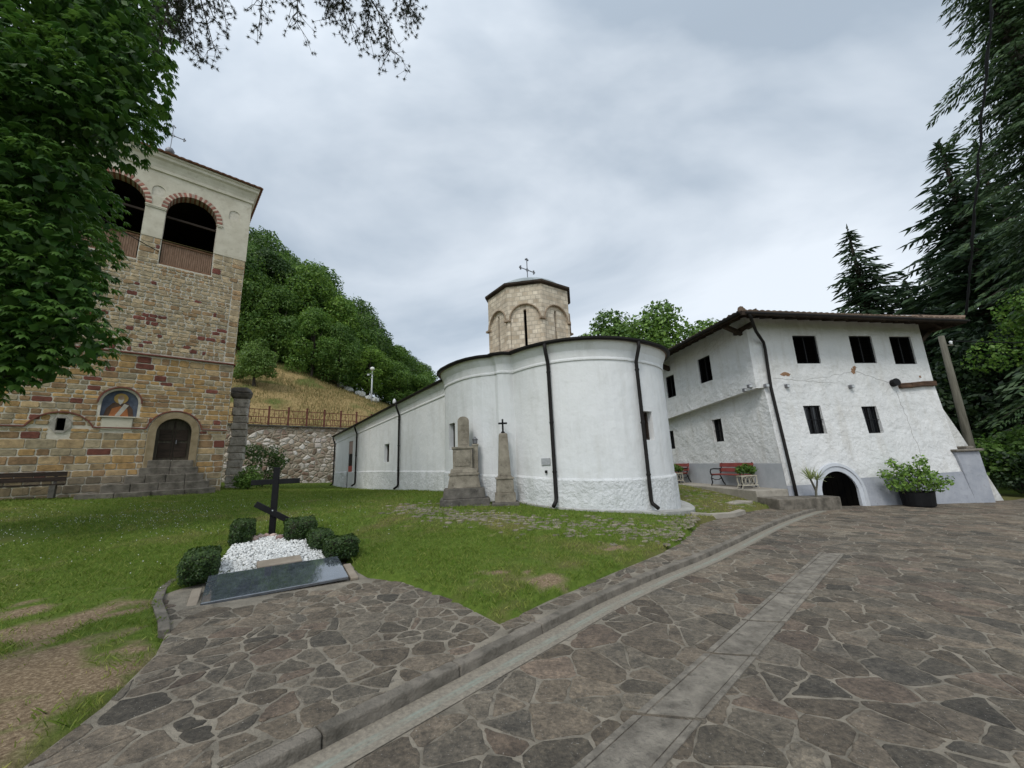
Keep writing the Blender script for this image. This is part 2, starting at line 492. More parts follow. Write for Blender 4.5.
def _tps(d2):
    return np.where(d2 > 1e-9, 0.5 * d2 * np.log(np.maximum(d2, 1e-9)), 0)
TN = len(_cp)
_A = np.zeros((TN + 3, TN + 3))
_d2 = ((_cp[:, None, :2] - _cp[None, :, :2]) ** 2).sum(-1)
_A[:TN, :TN] = _tps(_d2) + np.eye(TN) * 0.6
_A[:TN, TN] = 1; _A[:TN, TN + 1] = _cp[:, 0]; _A[:TN, TN + 2] = _cp[:, 1]
_A[TN:, :TN] = _A[:TN, TN:].T
TPSW = np.linalg.solve(_A, np.concatenate([_cp[:, 2], [0, 0, 0]]))
def lawn_np(x, y):
    x = np.clip(np.asarray(x, float), -40, 40); y = np.clip(np.asarray(y, float), -30, 60)
    d2 = (x[..., None] - _cp[:, 0]) ** 2 + (y[..., None] - _cp[:, 1]) ** 2
    z = (_tps(d2) * TPSW[:TN]).sum(-1) + TPSW[TN] + TPSW[TN + 1] * x + TPSW[TN + 2] * y
    return np.clip(z, -1.3, 1.9)
def lawn(x, y):
    return float(lawn_np(np.array([x]), np.array([y]))[0])

def pip(x, y, poly):
    x = np.asarray(x); y = np.asarray(y)
    ins = np.zeros(x.shape, bool)
    n = len(poly)
    for i in range(n):
        x0, y0 = poly[i]; x1, y1 = poly[(i + 1) % n]
        if y0 == y1: continue
        c = ((y0 > y) != (y1 > y)) & (x < (x1 - x0) * (y - y0) / (y1 - y0) + x0)
        ins ^= c
    return ins
def offset_line(pl, d):
    """offset a polyline to its right by d"""
    out = []
    for i, p in enumerate(pl):
        a = pl[max(i - 1, 0)]; b = pl[min(i + 1, len(pl) - 1)]
        t = Vector((b[0] - a[0], b[1] - a[1])).normalized()
        out.append((p[0] + t.y * d, p[1] - t.x * d))
    return out
STREET = KERB + [(10.75, 15.2), (16.4, 16.0), (18.2, 15.6), (19.5, 15.9), (24, 18.2), (30, 20.5), (34, 10), (30, -8), (-8, -12)]
K_in = offset_line(KERB, -0.11)
PATH = [K_in[0], K_in[1], K_in[2], K_in[3]] + [(-0.22, 4.12), (-0.8, 4.83), (-1.55, 5.5), (-2.1, 5.72), (-2.35, 6.0), (-2.75, 6.65),
        (-3.2, 6.6), (-4.25, 5.5), (-4.4, 5.1), (-4.1, 4.75), (-3.45, 4.15), (-3.04, 3.55), (-2.74, 2.85), (-2.6, 2.25), (-4.2, 0.0), (-7, -3.5)]
VERGE = K_in[3:] + [(9.6, 13.9), (8.0, 13.1), (6.6, 12.1), (5.4, 11.05), (4.4, 9.95), (3.75, 8.9), (3.0, 7.75), (2.3, 6.9), (1.3, 5.85), (0.3, 4.75), (-0.22, 4.12)]
def P_(x, y=0):
    return S_(x) + 0.078

# ------------------------------------------------------------------ lawn sheet
def axis(lo, hi, step, far):
    a = list(np.arange(lo, hi + 1e-6, step))
    s = step
    while a[-1] < far:
        s *= 1.35; a.append(a[-1] + s)
    s = step
    while a[0] > -far:
        s *= 1.35; a.insert(0, a[0] - s)
    return np.array(a)
ax = axis(-9, 11, 0.14, 900)
ay = axis(0, 16, 0.14, 900)
GX, GY = np.meshgrid(ax, ay)
gx, gy = GX.ravel(), GY.ravel()
gz = lawn_np(gx, gy)
STREET_W = offset_line(KERB, -0.17) + STREET[len(KERB):]
ins = pip(gx, gy, STREET_W)
sz = -0.031 * np.clip(gx, -12, 40)
gz = np.where(ins, sz - 0.14, gz)
inp = pip(gx, gy, PATH) | pip(gx, gy, VERGE)
gz = np.where(inp, sz + 0.078 - 0.10, gz)
far = np.hypot(gx, gy - 10)
rn = np.array([noise.noise((x * 0.9, y * 0.9, 0)) for x, y in zip(gx, gy)])
gz += np.where(inp | ins, 0, 0.022 * rn) * (far < 40)

def n2(x, y, s, z=0.0):
    return noise.fractal((x * s, y * s, z), 0.6, 2.0, 4)
DIRT = [(-3.75, 3.25, .85, .9), (-4.5, 4.1, .7, .85), (-3.1, 2.4, .45, .6), (-4.4, 3.0, .7, .75), (-0.45, 5.25, .4, .38), (0.3, 5.35, .35, .36), (-0.85, 5.2, .3, .34), (1.6, 7.0, .35, .4), (-3.0, 11.0, .5, .6), (-1.5, 8.9, .35, .4), (-5.2, 4.4, .5, .45)]
def dirtmask(x, y):
    m = 0.0
    for cx, cy, r_, s_ in DIRT:
        d = math.hypot(x - cx, y - cy) / r_
        if d < 1.9: m = max(m, s_ * (1.25 - d))
    m += 0.75 * n2(x, y, 1.5, 3.1) + .45 * n2(x, y, 5.0, 9.1) - (.12 if m > .05 else .42)
    return min(max(m, 0), 1)
def drymask(x, y):
    m = 0.3 + 0.55 * n2(x, y, 0.55, 7.7) + 0.35 * n2(x, y, 2.2, 1.7)
    # dry cobbled belt round the church and the dusty ground between church and house
    if x > 4.3 and y > 9.5: m += 0.45
    return min(max(m, 0), 1)
near = (np.abs(gx) < 22) & (gy > -3) & (gy < 34)
dm = np.zeros(len(gx)); ym = np.zeros(len(gx))
for i in np.nonzero(near)[0]:
    dm[i] = dirtmask(gx[i], gy[i]); ym[i] = drymask(gx[i], gy[i])
ny, nx = GX.shape
idx = np.arange(nx * ny).reshape(ny, nx)
quads = np.stack([idx[:-1, :-1], idx[:-1, 1:], idx[1:, 1:], idx[1:, :-1]], -1).reshape(-1, 4)

M_lawn, _t, _b = new_mat('lawn_soil')
_v = coord(_t)
_a = nd(_t, 'ShaderNodeAttribute', attribute_name='Col')
_s = nd(_t, 'ShaderNodeSeparateColor')
_t.links.new(_a.outputs['Color'], _s.inputs[0])
_n1 = tex_noise(_t, 9, 6, 0.7, _v)
_n2 = tex_noise(_t, 40, 5, 0.7, _v)
_g = ramp(_t, _n1.outputs['Fac'], [(0.3, (0.06, 0.10, 0.014)), (0.7, (0.125, 0.175, 0.03))])
_y = ramp(_t, _n2.outputs['Fac'], [(0.3, (0.085, 0.08, 0.028)), (0.7, (0.18, 0.155, 0.065))])
_d = ramp(_t, _n2.outputs['Fac'], [(0.28, (0.09, 0.06, 0.038)), (0.5, (0.22, 0.16, 0.10)), (0.72, (0.42, 0.33, 0.215))])
_c = mixc(_t, _g, _y, ramp(_t, _s.outputs[1], [(0.35, (0, 0, 0)), (0.85, (0.85, 0.85, 0.85))]))
_c = mixc(_t, _c, _d, ramp(_t, _s.outputs[0], [(0.2, (0, 0, 0)), (0.6, (1, 1, 1))]))
_t.links.new(_c, _b.inputs['Base Color'])
_b.inputs['Roughness'].default_value = 0.95
_b.inputs['Specular IOR Level'].default_value = 0.1
bump(_t, _b, _n2.outputs['Fac'], 0.8, 0.03)
o = np_mesh('lawn', np.stack([gx, gy, gz], 1), quads, M_lawn, col=np.stack([dm, ym, np.zeros_like(dm)], 1), smooth=True)
tag(o, kind='structure')

# ------------------------------------------------------------------ irregular stones
def clip_half(poly, px, py, nx_, ny_):
    """keep the part of poly where (p-(px,py)).n <= 0"""
    out_ = []
    m = len(poly)
    for i in range(m):
        a = poly[i]; b = poly[(i + 1) % m]
        da = (a[0] - px) * nx_ + (a[1] - py) * ny_
        db = (b[0] - px) * nx_ + (b[1] - py) * ny_
        if da <= 0: out_.append(a)
        if (da < 0 < db) or (db < 0 < da):
            k = da / (da - db)
            out_.append((a[0] + (b[0] - a[0]) * k, a[1] + (b[1] - a[1]) * k))
    return out_
def voronoi(pts, rad):
    grid = {}
    for i, (x, y) in enumerate(pts):
        grid.setdefault((int(x // rad), int(y // rad)), []).append(i)
    cells = []
    for i, (x, y) in enumerate(pts):
        poly = [(x - rad * 1.4, y - rad * 1.4), (x + rad * 1.4, y - rad * 1.4), (x + rad * 1.4, y + rad * 1.4), (x - rad * 1.4, y + rad * 1.4)]
        gx_, gy_ = int(x // rad), int(y // rad)
        nb = [j for a in (-2, -1, 0, 1, 2) for b in (-2, -1, 0, 1, 2) for j in grid.get((gx_ + a, gy_ + b), ()) if j != i]
        nb.sort(key=lambda j: (pts[j][0] - x) ** 2 + (pts[j][1] - y) ** 2)
        for j in nb[:22]:
            dx, dy = pts[j][0] - x, pts[j][1] - y
            poly = clip_half(poly, x + dx / 2, y + dy / 2, dx, dy)
            if len(poly) < 3: break
        cells.append(poly)
    return cells
def area(p):
    return 0.5 * sum(p[i][0] * p[(i + 1) % len(p)][1] - p[(i + 1) % len(p)][0] * p[i][1] for i in range(len(p)))
def inset(p, d):
    """shrink a convex polygon by d on every side"""
    if area(p) < 0: p = p[::-1]
    q = list(p)
    n = len(p)
    for i in range(n):
        a, b = p[i], p[(i + 1) % n]
        ex, ey = b[0] - a[0], b[1] - a[1]
        l = math.hypot(ex, ey)
        if l < 1e-6: continue
        nx_, ny_ = ey / l, -ex / l
        q = clip_half(q, a[0] - nx_ * d, a[1] - ny_ * d, nx_, ny_)
        if len(q) < 3: return None
    return q
def organic(p, r_, jit, round_=0.28):
    """rounded, slightly wavy version of a polygon"""
    q = []
    n = len(p)
    for i in range(n):
        a, b = p[i], p[(i + 1) % n]
        l = math.hypot(b[0] - a[0], b[1] - a[1])
        c = min(round_, 0.022 / max(l, 1e-4) + 0.02)
        for k in ((c, .27, .5, .73, 1 - c) if l > 0.16 else (c, 1 - c) if l > 0.05 else (0.5,)):
            q.append((a[0] + (b[0] - a[0]) * k + r_.uniform(-jit, jit), a[1] + (b[1] - a[1]) * k + r_.uniform(-jit, jit)))
    return q
def stone_add(mb, outline, fmap, h, bev, col, r_, tilt=0.0):
    """outline 2D, fmap(x,y,h) -> 3D"""
    n = len(outline)
    cx = sum(p[0] for p in outline) / n; cy = sum(p[1] for p in outline) / n
    tx, ty = r_.uniform(-tilt, tilt), r_.uniform(-tilt, tilt)
    def top(x, y): return h + tx * (x - cx) + ty * (y - cy)
    v0 = [fmap(x, y, -0.01) for x, y in outline]
    v1 = [fmap(x, y, top(x, y) - bev * 0.8) for x, y in outline]
    v2 = []
    for x, y in outline:
        l = math.hypot(x - cx, y - cy)
        k = max(0.2, 1 - bev * 1.3 / max(l, 1e-3))
        xx, yy = cx + (x - cx) * k, cy + (y - cy) * k
        v2.append(fmap(xx, yy, top(xx, yy)))
    fs = []
    for i in range(n):
        j = (i + 1) % n
        fs += [(i, j, n + j, n + i), (n + i, n + j, 2 * n + j, 2 * n + i)]
    fs.append(tuple(range(2 * n, 3 * n)))
    mb.add(v0 + v1 + v2, fs, col)

def scatter(region, bbox, spacing, r_, aniso=1.0, ang=0.0, jitter=0.5):
    pts = []
    ca, sa = math.cos(ang), math.sin(ang)
    x0, x1, y0, y1 = bbox
    cx, cy = (x0 + x1) / 2, (y0 + y1) / 2
    L = math.hypot(x1 - x0, y1 - y0) / 2 + spacing * 2
    sx, sy = spacing * aniso, spacing
    for i in range(int(-L / sx), int(L / sx) + 1):
        for j in range(int(-L / sy), int(L / sy) + 1):
            if r_.random() < 0.22: continue
            u = (i + (0.5 if j % 2 else 0) + r_.uniform(-jitter, jitter)) * sx
            v = (j + r_.uniform(-jitter, jitter)) * sy
            pts.append((cx + u * ca - v * sa, cy + u * sa + v * ca))
    a = np.array(pts)
    ok = (a[:, 0] > x0) & (a[:, 0] < x1) & (a[:, 1] > y0) & (a[:, 1] < y1)
    a = a[ok]
    return [tuple(p) for p in a], pip(a[:, 0], a[:, 1], region)

def pave_colour(r_):
    b = r_.uniform(0.62, 1.16)
    k = r_.random()
    c = (0.168, 0.142, 0.112) if k < .42 else (0.162, 0.143, 0.116) if k < .80 else (0.178, 0.141, 0.112) if k < .90 else (0.122, 0.110, 0.092)
    return tuple(v * b for v in c)

def split_poly(p, r_):
    """cut a polygon across its longer direction"""
    n = len(p)
    cx = sum(q[0] for q in p) / n; cy = sum(q[1] for q in p) / n
    far_ = max(p, key=lambda q: (q[0] - cx) ** 2 + (q[1] - cy) ** 2)
    a = math.atan2(far_[1] - cy, far_[0] - cx) + r_.uniform(-.5, .5)
    nx_, ny_ = math.cos(a), math.sin(a)
    return [clip_half(p, cx, cy, nx_, ny_), clip_half(p, cx, cy, -nx_, -ny_)]

def clip_strip(p, lines):
    for (px, py, nx_, ny_) in lines:
        p = clip_half(p, px, py, nx_, ny_)
        if len(p) < 3: return None
    return p

def paving(name, region, bbox, zf, spacing, seed, joint, avoid=None, aniso=1.25, ang=0.0, h=0.006, edge=None):
    r_ = random.Random(seed)
    pts, ok = scatter(region, bbox, spacing, r_, aniso, ang)
    cells = voronoi(pts, spacing * 2.6)
    mb = MB()
    for i, p in enumerate(cells):
        if len(p) < 3: continue
        ps = [p]
        if abs(area(p)) > spacing * spacing * 1.15 and r_.random() < .55: ps = split_poly(p, r_)
        for q in ps:
            if len(q) < 3: continue
            pa = np.array(q)
            if not pip(pa[:, 0], pa[:, 1], region).all():
                if area(q) < 0: q = q[::-1]
                s_ = list(region)
                for e in range(len(q)):
                    a_, b_ = q[e], q[(e + 1) % len(q)]
                    s_ = clip_half(s_, a_[0], a_[1], b_[1] - a_[1], a_[0] - b_[0])
                    if len(s_) < 3: break
                if len(s_) < 3 or abs(area(s_)) < .015: continue
                q = s_
                pa = np.array(q)
            if avoid is not None and avoid(pa): continue
            j = joint * r_.uniform(0.55, 1.5)
            q = inset(q, j)
            if not q or abs(area(q)) < 0.006: continue
            o_ = organic(q, r_, 0.0095)
            stone_add(mb, o_, lambda x, y, hh: (x, y, zf(x, y) + hh), h * r_.uniform(.6, 1.4), 0.006, pave_colour(r_), r_, 0.006)
    return mb

def sheet(name, poly, zf, mat, thick=0.0, step=0.6):
    """flat sheet following zf with optional downward edge"""
    mb = MB()
    if thick:
        mb.prism(poly, lambda x, y: zf(x, y) - thick, zf)
    else:
        tr = tessellate_polygon([[Vector((x, y, 0)) for x, y in poly]])
        mb.add([(x, y, zf(x, y)) for x, y in poly], [tuple(t) for t in tr])
    return mb.build(name, mat)

# street: mortar bed and stones
o = sheet('street', STREET, S_, M_pave_mortar)
tag(o, kind='structure')
GUT = offset_line(KERB, 0.23)
STREET_P = GUT + STREET[len(KERB):]
STRIP = [((0.25, 2.44), (0.72, 2.43)), ((1.45, 3.58), (1.91, 3.57)), ((5.31, 7.31), (5.67, 7.22))]
sA, sB = Vector((-2.4, -0.3)), Vector((5.31, 7.31))
sA2, sB2 = Vector((-1.95, -0.35)), Vector((5.67, 7.22))
STRIPPOLY = [(-2.49, -0.2), (5.31, 7.31), (5.67, 7.22), (-2.05, -0.25)]
_gp = KERB + GUT[::-1]
def av(pa):
    return pip(pa[:, 0], pa[:, 1], STRIPPOLY).all()
mb = paving('street', STREET_P, (-3.5, 27, -0.8, 20), S_, 0.262, 5, 0.009, av, aniso=1.35, ang=R(20))
o = mb.build('street_paving', M_pave)
tag(o, kind='structure')
# path and verge beside the kerb
o = sheet('path', PATH, P_, M_pave_mortar, 0.12); tag(o, kind='structure')
SLABAREA = [(-3.78, 4.62), (-2.15, 5.6), (-2.85, 6.7), (-4.4, 5.6)]
mb = paving('path', PATH, (-5, 0.2, 0.5, 7), P_, 0.20, 8, 0.010, lambda pa: pip(pa[:, 0], pa[:, 1], SLABAREA).any(), aniso=1.35, ang=R(35))
o = mb.build('path_paving', M_pave); tag(o, kind='structure')
o = sheet('verge', VERGE, lambda x, y: S_(x) + .076, M_pave_mortar, 0.12); tag(o, kind='structure')
mb = paving('verge', VERGE, (-0.5, 10.6, 3.8, 14.2), lambda x, y: S_(x) + .076, 0.18, 9, 0.010, aniso=1.2, ang=R(40))
o = mb.build('verge_paving', M_pave); tag(o, kind='structure')

# kerb: concrete lengths with open joints
def walk(pl, step):
    """resample polyline"""
    out_ = [Vector(pl[0])]
    acc = 0
    for a, b in zip(pl, pl[1:]):
        a, b = Vector(a), Vector(b)
        l = (b - a).length
        d = step - acc
        while d <= l:
            out_.append(a + (b - a) * (d / l)); d += step
        acc = (acc + l) % step
    out_.append(Vector(pl[-1]))
    return out_
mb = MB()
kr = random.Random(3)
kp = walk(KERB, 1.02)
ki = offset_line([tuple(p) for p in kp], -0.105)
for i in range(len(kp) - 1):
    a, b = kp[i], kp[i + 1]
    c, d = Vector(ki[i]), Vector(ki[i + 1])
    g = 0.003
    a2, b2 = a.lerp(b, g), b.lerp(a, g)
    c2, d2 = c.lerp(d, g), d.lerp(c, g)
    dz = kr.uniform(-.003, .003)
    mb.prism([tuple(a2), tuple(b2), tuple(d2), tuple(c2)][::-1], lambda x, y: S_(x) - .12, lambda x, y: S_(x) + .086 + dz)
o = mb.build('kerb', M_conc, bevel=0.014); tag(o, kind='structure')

# gutter beside the kerb with a verdigris run along it
M_gutter, _t, _b = new_mat('stained_gutter_concrete')
_v = coord(_t)
_a = nd(_t, 'ShaderNodeAttribute', attribute_name='Col')
_s = nd(_t, 'ShaderNodeSeparateColor'); _t.links.new(_a.outputs['Color'], _s.inputs[0])
_n1 = tex_noise(_t, 3, 6, 0.65, _v); _n2 = tex_noise(_t, 35, 5, 0.7, _v)
_c = ramp(_t, _n2.outputs['Fac'], [(0.3, (0.14, 0.122, 0.095)), (0.7, (0.29, 0.255, 0.20))])
_st = ramp(_t, _s.outputs[0], [(0.40, (0, 0, 0)), (0.5, (.85, .85, .85)), (0.6, (0.2, 0.2, 0.2)), (0.66, (0.7, 0.7, 0.7)), (0.74, (0, 0, 0))])
_f = mixc(_t, _st, ramp(_t, _n1.outputs['Fac'], [(0.32, (0, 0, 0)), (0.6, (0.75, 0.75, 0.75))]), 1.0, 'MULTIPLY')
_c = mixc(_t, _c, (0.235, 0.30, 0.255), _f)
_t.links.new(_c, _b.inputs['Base Color'])
_b.inputs['Roughness'].default_value = 0.85
bump(_t, _b, _n2.outputs['Fac'], 0.6, 0.01)
gk = walk(KERB, 0.4)
gl = [tuple(p) for p in gk]
V, Q, Cc = [], [], []
NS = 9
for k in range(NS):
    off = offset_line(gl, 0.003 + 0.23 * k / (NS - 1))
    for x, y in off:
        V.append((x, y, S_(x) + 0.006 - 0.004 * math.sin(math.pi * k / (NS - 1)))); Cc.append((k / (NS - 1),) * 3)
m_ = len(gl)
for k in range(NS - 1):
    for i in range(m_ - 1):
        Q.append((k * m_ + i, k * m_ + i + 1, (k + 1) * m_ + i + 1, (k + 1) * m_ + i))
o = np_mesh('gutter', V, Q, M_gutter, col=np.array(Cc)); tag(o, kind='structure')

# concrete drain strip let into the street
mb = MB()
a0, a1 = Vector(STRIPPOLY[0]), Vector(STRIPPOLY[1]); b0, b1 = Vector(STRIPPOLY[3]), Vector(STRIPPOLY[2])
t_ = 0.0
while t_ < 0.995:
    t2 = min(t_ + kr.uniform(.07, .13), 1.0)
    for (u0, u1) in ((0.0, 0.13), (0.15, 0.86), (0.88, 1.0)):
        p = [a0.lerp(a1, t_ + .002), a0.lerp(a1, t2 - .002), b0.lerp(b1, t2 - .002), b0.lerp(b1, t_ + .002)]
        q = [p[0].lerp(p[3], u0), p[1].lerp(p[2], u0), p[1].lerp(p[2], u1), p[0].lerp(p[3], u1)]
        dz = 0.010 if u0 == 0.15 else 0.014
        dz += kr.uniform(-.002, .003)
        mb.prism([tuple(v) for v in q][::-1], lambda x, y: S_(x) - .02, lambda x, y: S_(x) + dz)
    t_ = t2
o = mb.build('drain_strip', M_conc2, bevel=0.004); tag(o, kind='structure')
# concrete edging of the path on the lawn side
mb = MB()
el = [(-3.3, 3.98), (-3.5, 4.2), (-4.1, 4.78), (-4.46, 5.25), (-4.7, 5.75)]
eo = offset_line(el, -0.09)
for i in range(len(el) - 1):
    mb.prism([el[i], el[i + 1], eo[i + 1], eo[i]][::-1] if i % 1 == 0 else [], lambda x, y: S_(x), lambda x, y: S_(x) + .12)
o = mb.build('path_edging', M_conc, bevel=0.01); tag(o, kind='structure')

# half sunk cobbles in the lawn before the church
mb = MB()
r_ = random.Random(21)
n_c = 0
while n_c < 900:
    k = r_.random()
    if k < .72:
        t0 = r_.random(); x = -3.2 + 6.6 * t0 + r_.gauss(0, .15); y = 10.15 - 1.25 * t0 - 0.9 * math.sin(t0 * 2.2) + r_.gauss(0, .42) + (.5 if t0 < .2 else 0)
    elif k < .85:
        x = r_.uniform(3.2, 4.6); y = 8.8 + (x - 3.2) * .9 + r_.gauss(0, .35)
    else:
        x = r_.uniform(5, 8); y = r_.uniform(11.4, 17)
    if pip(np.array([x]), np.array([y]), VERGE)[0] or pip(np.array([x]), np.array([y]), STREET)[0]: continue
    s_ = r_.uniform(.03, .095)
    nn = r_.randint(6, 9); a0_ = r_.uniform(0, 6); asp = r_.uniform(.55, 1)
    ol = []
    for i in range(nn):
        an = a0_ + 2 * math.pi * i / nn
        ol.append((x + s_ * r_.uniform(.8, 1.1) * math.cos(an), y + s_ * asp * r_.uniform(.8, 1.1) * math.sin(an)))
    z0 = lawn(x, y)
    b_ = r_.uniform(.8, 1.3)
    stone_add(mb, ol, lambda X, Y, hh: (X, Y, z0 + hh), r_.uniform(.006, .024), .014, (0.20 * b_, 0.18 * b_, 0.14 * b_), r_, .1)
    n_c += 1
o = mb.build('cobbles', M_stone); tag(o, kind='stuff')

# ------------------------------------------------------------------ grass
def lawn_ok(x, y):
    return ~(pip(x, y, STREET) | pip(x, y, PATH) | pip(x, y, VERGE) | pip(x, y, KERB + offset_line(KERB, -.17)[::-1]))
M_grass = leaf_mat('grass_blades', (0.105, 0.192, 0.018), (0.42, 0.385, 0.125), 0.3, spec=0.15)
def grass(name, bbox, n, hmin, hmax, wd, seed, excl=None):
    g = np.random.default_rng(seed)
    x = g.uniform(bbox[0], bbox[1], n); y = g.uniform(bbox[2], bbox[3], n)
    # nearer ground gets more blades
    k = lawn_ok(x, y)
    x, y = x[k], y[k]
    d = np.array([dirtmask(a, b) for a, b in zip(x, y)]); dr = np.array([drymask(a, b) for a, b in zip(x, y)])
    clump = np.array([noise.noise((a * 3.1, b * 3.1, 4.0)) for a, b in zip(x, y)])
    p = np.clip(1.05 - 1.45 * d + 0.5 * clump, 0.09, 1) * np.where((x > 4.4) & (y > 9.3), 0.45, 1)
    k = g.random(len(x)) < p
    x, y, dr, d, clump = x[k], y[k], dr[k], d[k], clump[k]
    m = len(x)
    z = lawn_np(x, y) - 0.005
    a = g.uniform(0, 2 * np.pi, m)
    h = g.uniform(hmin, hmax, m) * (1 - 0.45 * np.clip(d + dr * .4, 0, 1)) * (1 + 0.45 * clump)
    w = wd * g.uniform(.6, 1.3, m)
    lx, ly = g.normal(0, .55, m) * h, g.normal(0, .55, m) * h
    V = np.empty((m, 4, 3))
    V[:, 0] = np.stack([x - np.cos(a) * w, y - np.sin(a) * w, z], 1)
    V[:, 1] = np.stack([x + np.cos(a) * w, y + np.sin(a) * w, z], 1)
    V[:, 2] = np.stack([x + np.cos(a) * w * .55 + lx * .45, y + np.sin(a) * w * .55 + ly * .45, z + h * .65], 1)
    V[:, 3] = np.stack([x + lx, y + ly, z + h], 1)
    c = np.clip(g.normal(.2, .15, m) + .75 * np.clip(dr - .38, 0, 1) + .35 * d, 0, 1)
    Fq = np.arange(m * 4).reshape(m, 4)
    Fq = np.stack([Fq[:, 0], Fq[:, 1], Fq[:, 2], Fq[:, 3]], 1)
    o = np_mesh(name, V.reshape(-1, 3), Fq, M_grass, col=np.repeat(c, 4)[:, None].repeat(3, 1))
    return tag(o, kind='stuff')
grass('grass', (-9, 6.5, 1.5, 8.2), 120000, .03, .065, .0035, 1)
grass('grass', (-20, 9, 8.2, 20), 150000, .035, .075, .0065, 2)
grass('grass', (-24, 9, 20, 32), 30000, .04, .08, .014, 4)

# small white clover heads on the left of the lawn
g = np.random.default_rng(9)
V, Q = [], []
m_ = 0
while m_ < 620:
    x = g.normal(-8.2, 2.4); y = g.normal(9.2, 1.8)
    if y < 5 or not lawn_ok(np.array([x]), np.array([y]))[0] or noise.noise((x * .8, y * .8, 2)) < -.1: continue
    z = lawn(x, y) + g.uniform(.05, .085); s_ = g.uniform(.005, .011)
    k = len(V)
    V += [(x + s_, y, z), (x - s_, y, z), (x, y + s_, z), (x, y - s_, z), (x, y, z + s_), (x, y, z - s_)]
    Q += [(k, k + 2, k + 4), (k + 2, k + 1, k + 4), (k + 1, k + 3, k + 4), (k + 3, k, k + 4), (k + 2, k, k + 5), (k + 1, k + 2, k + 5), (k + 3, k + 1, k + 5), (k, k + 3, k + 5)]
    m_ += 1
M_clover = noisy('clover_white', (0.55, 0.55, 0.5), (0.75, 0.75, 0.7), 5, 0.9, 0)
o = np_mesh('clover_flowers', V, Q, M_clover); tag(o, kind='stuff')

# ------------------------------------------------------------------ bell tower
TW = 6.64
tw = thing('bell_tower', 'tall square stone bell tower with two arched belfry openings and an arched door up steps', 'tower', (-12.64, 16.9, 0), R(43))
fid = lambda y: (lambda x, z: (x, y, z))
door_h = arch(-1.72, 2.3, 3.44, .55)
bel1 = arch(-2.09, 10.55, 13.2, .89)
bel2 = arch(-4.54, 10.55, 13.2, .89)
win_h = rect(-4.93, -4.71, 3.42, 3.86)
ico_h = arch(-3.41, 4.0, 4.52, .5)
mb = MB()
mb.panel(rect(-TW, 0, 0, 14.9), [door_h, bel1, bel2, win_h, ico_h], fid(0), 0.45)
for a, b in (((-TW, 0), (-TW, TW)), ((-TW, TW), (0, TW)), ((0, TW), (0, 0))):
    mb.add([(a[0], a[1], 0), (b[0], b[1], 0), (b[0], b[1], 14.9), (a[0], a[1], 14.9)], [(0, 1, 2, 3)])
mb.build('wall', M_mortar, tw)
# belfry chamber behind the openings
mb = MB()
mb.box((-TW / 2, 3.2, 10.5), (TW - .6, 5.4, .1)); mb.box((-TW / 2, 3.2, 14.7), (TW - .6, 5.4, .1))
mb.box((-TW / 2, 5.9, 12.6), (TW - .6, .1, 4.2)); mb.box((-.45, 3.2, 12.6), (.1, 5.3, 4.2)); mb.box((-TW + .45, 3.2, 12.6), (.1, 5.3, 4.2))
mb.build('belfry_lining', M_darkwood, tw)
mb = MB()
for cx in (-2.09, -4.54):
    MB().bar((cx - .89, .3, 12.95), (cx + .89, .3, 12.95), .09, .09).build('tie_beam', M_darkwood, tw)
def ashlar(mb, x0, x1, z0, z1, hfun, rh, rw, pal, r_, joint=.012, h=.02, fmap=None, jit=.008):
    z = z0
    while z < z1 - .04:
        hh = min(r_.uniform(*rh), z1 - z)
        if z1 - z - hh < .08: hh = z1 - z
        segs = [(x0, x1)]
        for f in hfun:
            for zz in (z + hh * .12, z + hh * .5, z + hh * .88):
                g = f(zz)
                if g:
                    ns = []
                    for a, b in segs:
                        if g[1] <= a or g[0] >= b: ns.append((a, b)); continue
                        if g[0] - a > .06: ns.append((a, g[0]))
                        if b - g[1] > .06: ns.append((g[1], b))
                    segs = ns
        for a, b in segs:
            x = a
            while x < b - .02:
                w = min(r_.uniform(*rw) * (hh / .25) ** .3, b - x)
                if b - x - w < .1: w = b - x
                j = joint * r_.uniform(.6, 1.5)
                q = [(x + j, z + j), (x + w - j, z + j), (x + w - j, z + hh - j), (x + j, z + hh - j)]
                if q[1][0] - q[0][0] > .03 and q[2][1] - q[1][1] > .03:
                    stone_add(mb, organic(q, r_, jit, .2), fmap, h * r_.uniform(.5, 1.4), .012, pal(r_, z, x), r_, .01)
                x += w
        z += hh
def hole_arch(cx, z0, zs, r):
    def f(z):
        if z < z0 or z > zs + r: return None
        w = r if z < zs else math.sqrt(max(r * r - (z - zs) ** 2, 0))
        return (cx - w, cx + w)
    return f
def hole_rect(x0, x1, z0, z1):
    return lambda z: (x0, x1) if z0 < z < z1 else None
def pal_low(r_, z, x):
    b = r_.uniform(1.0, 1.5); k = r_.random()
    redrow = (4.25 < z < 4.5 and x < -2) or (6.2 < z < 6.5)
    if z < 1.75: c = (.17, .14, .10) if k < .5 else (.24, .19, .12)
    elif redrow and k < .55 or k < .05: c = (.15, .055, .04)
    elif k < .34: c = (.335, .215, .095)
    elif k < .68: c = (.33, .24, .135)
    elif k < .82: c = (.29, .24, .16)
    else: c = (.24, .155, .085)
    return tuple(v * b for v in c)
def pal_up(r_, z, x):
    b = r_.uniform(.95, 1.45); k = r_.random()
    red = .12 if z < 8.2 else .03
    if k < red: c = (.155, .055, .042)
    elif k < .5: c = (.38, .30, .195)
    elif k < .8: c = (.32, .262, .175)
    else: c = (.29, .195, .11)
    return tuple(v * b for v in c)
fm_f = lambda x, z, h: (x, -h, z)
sr = random.Random(4)
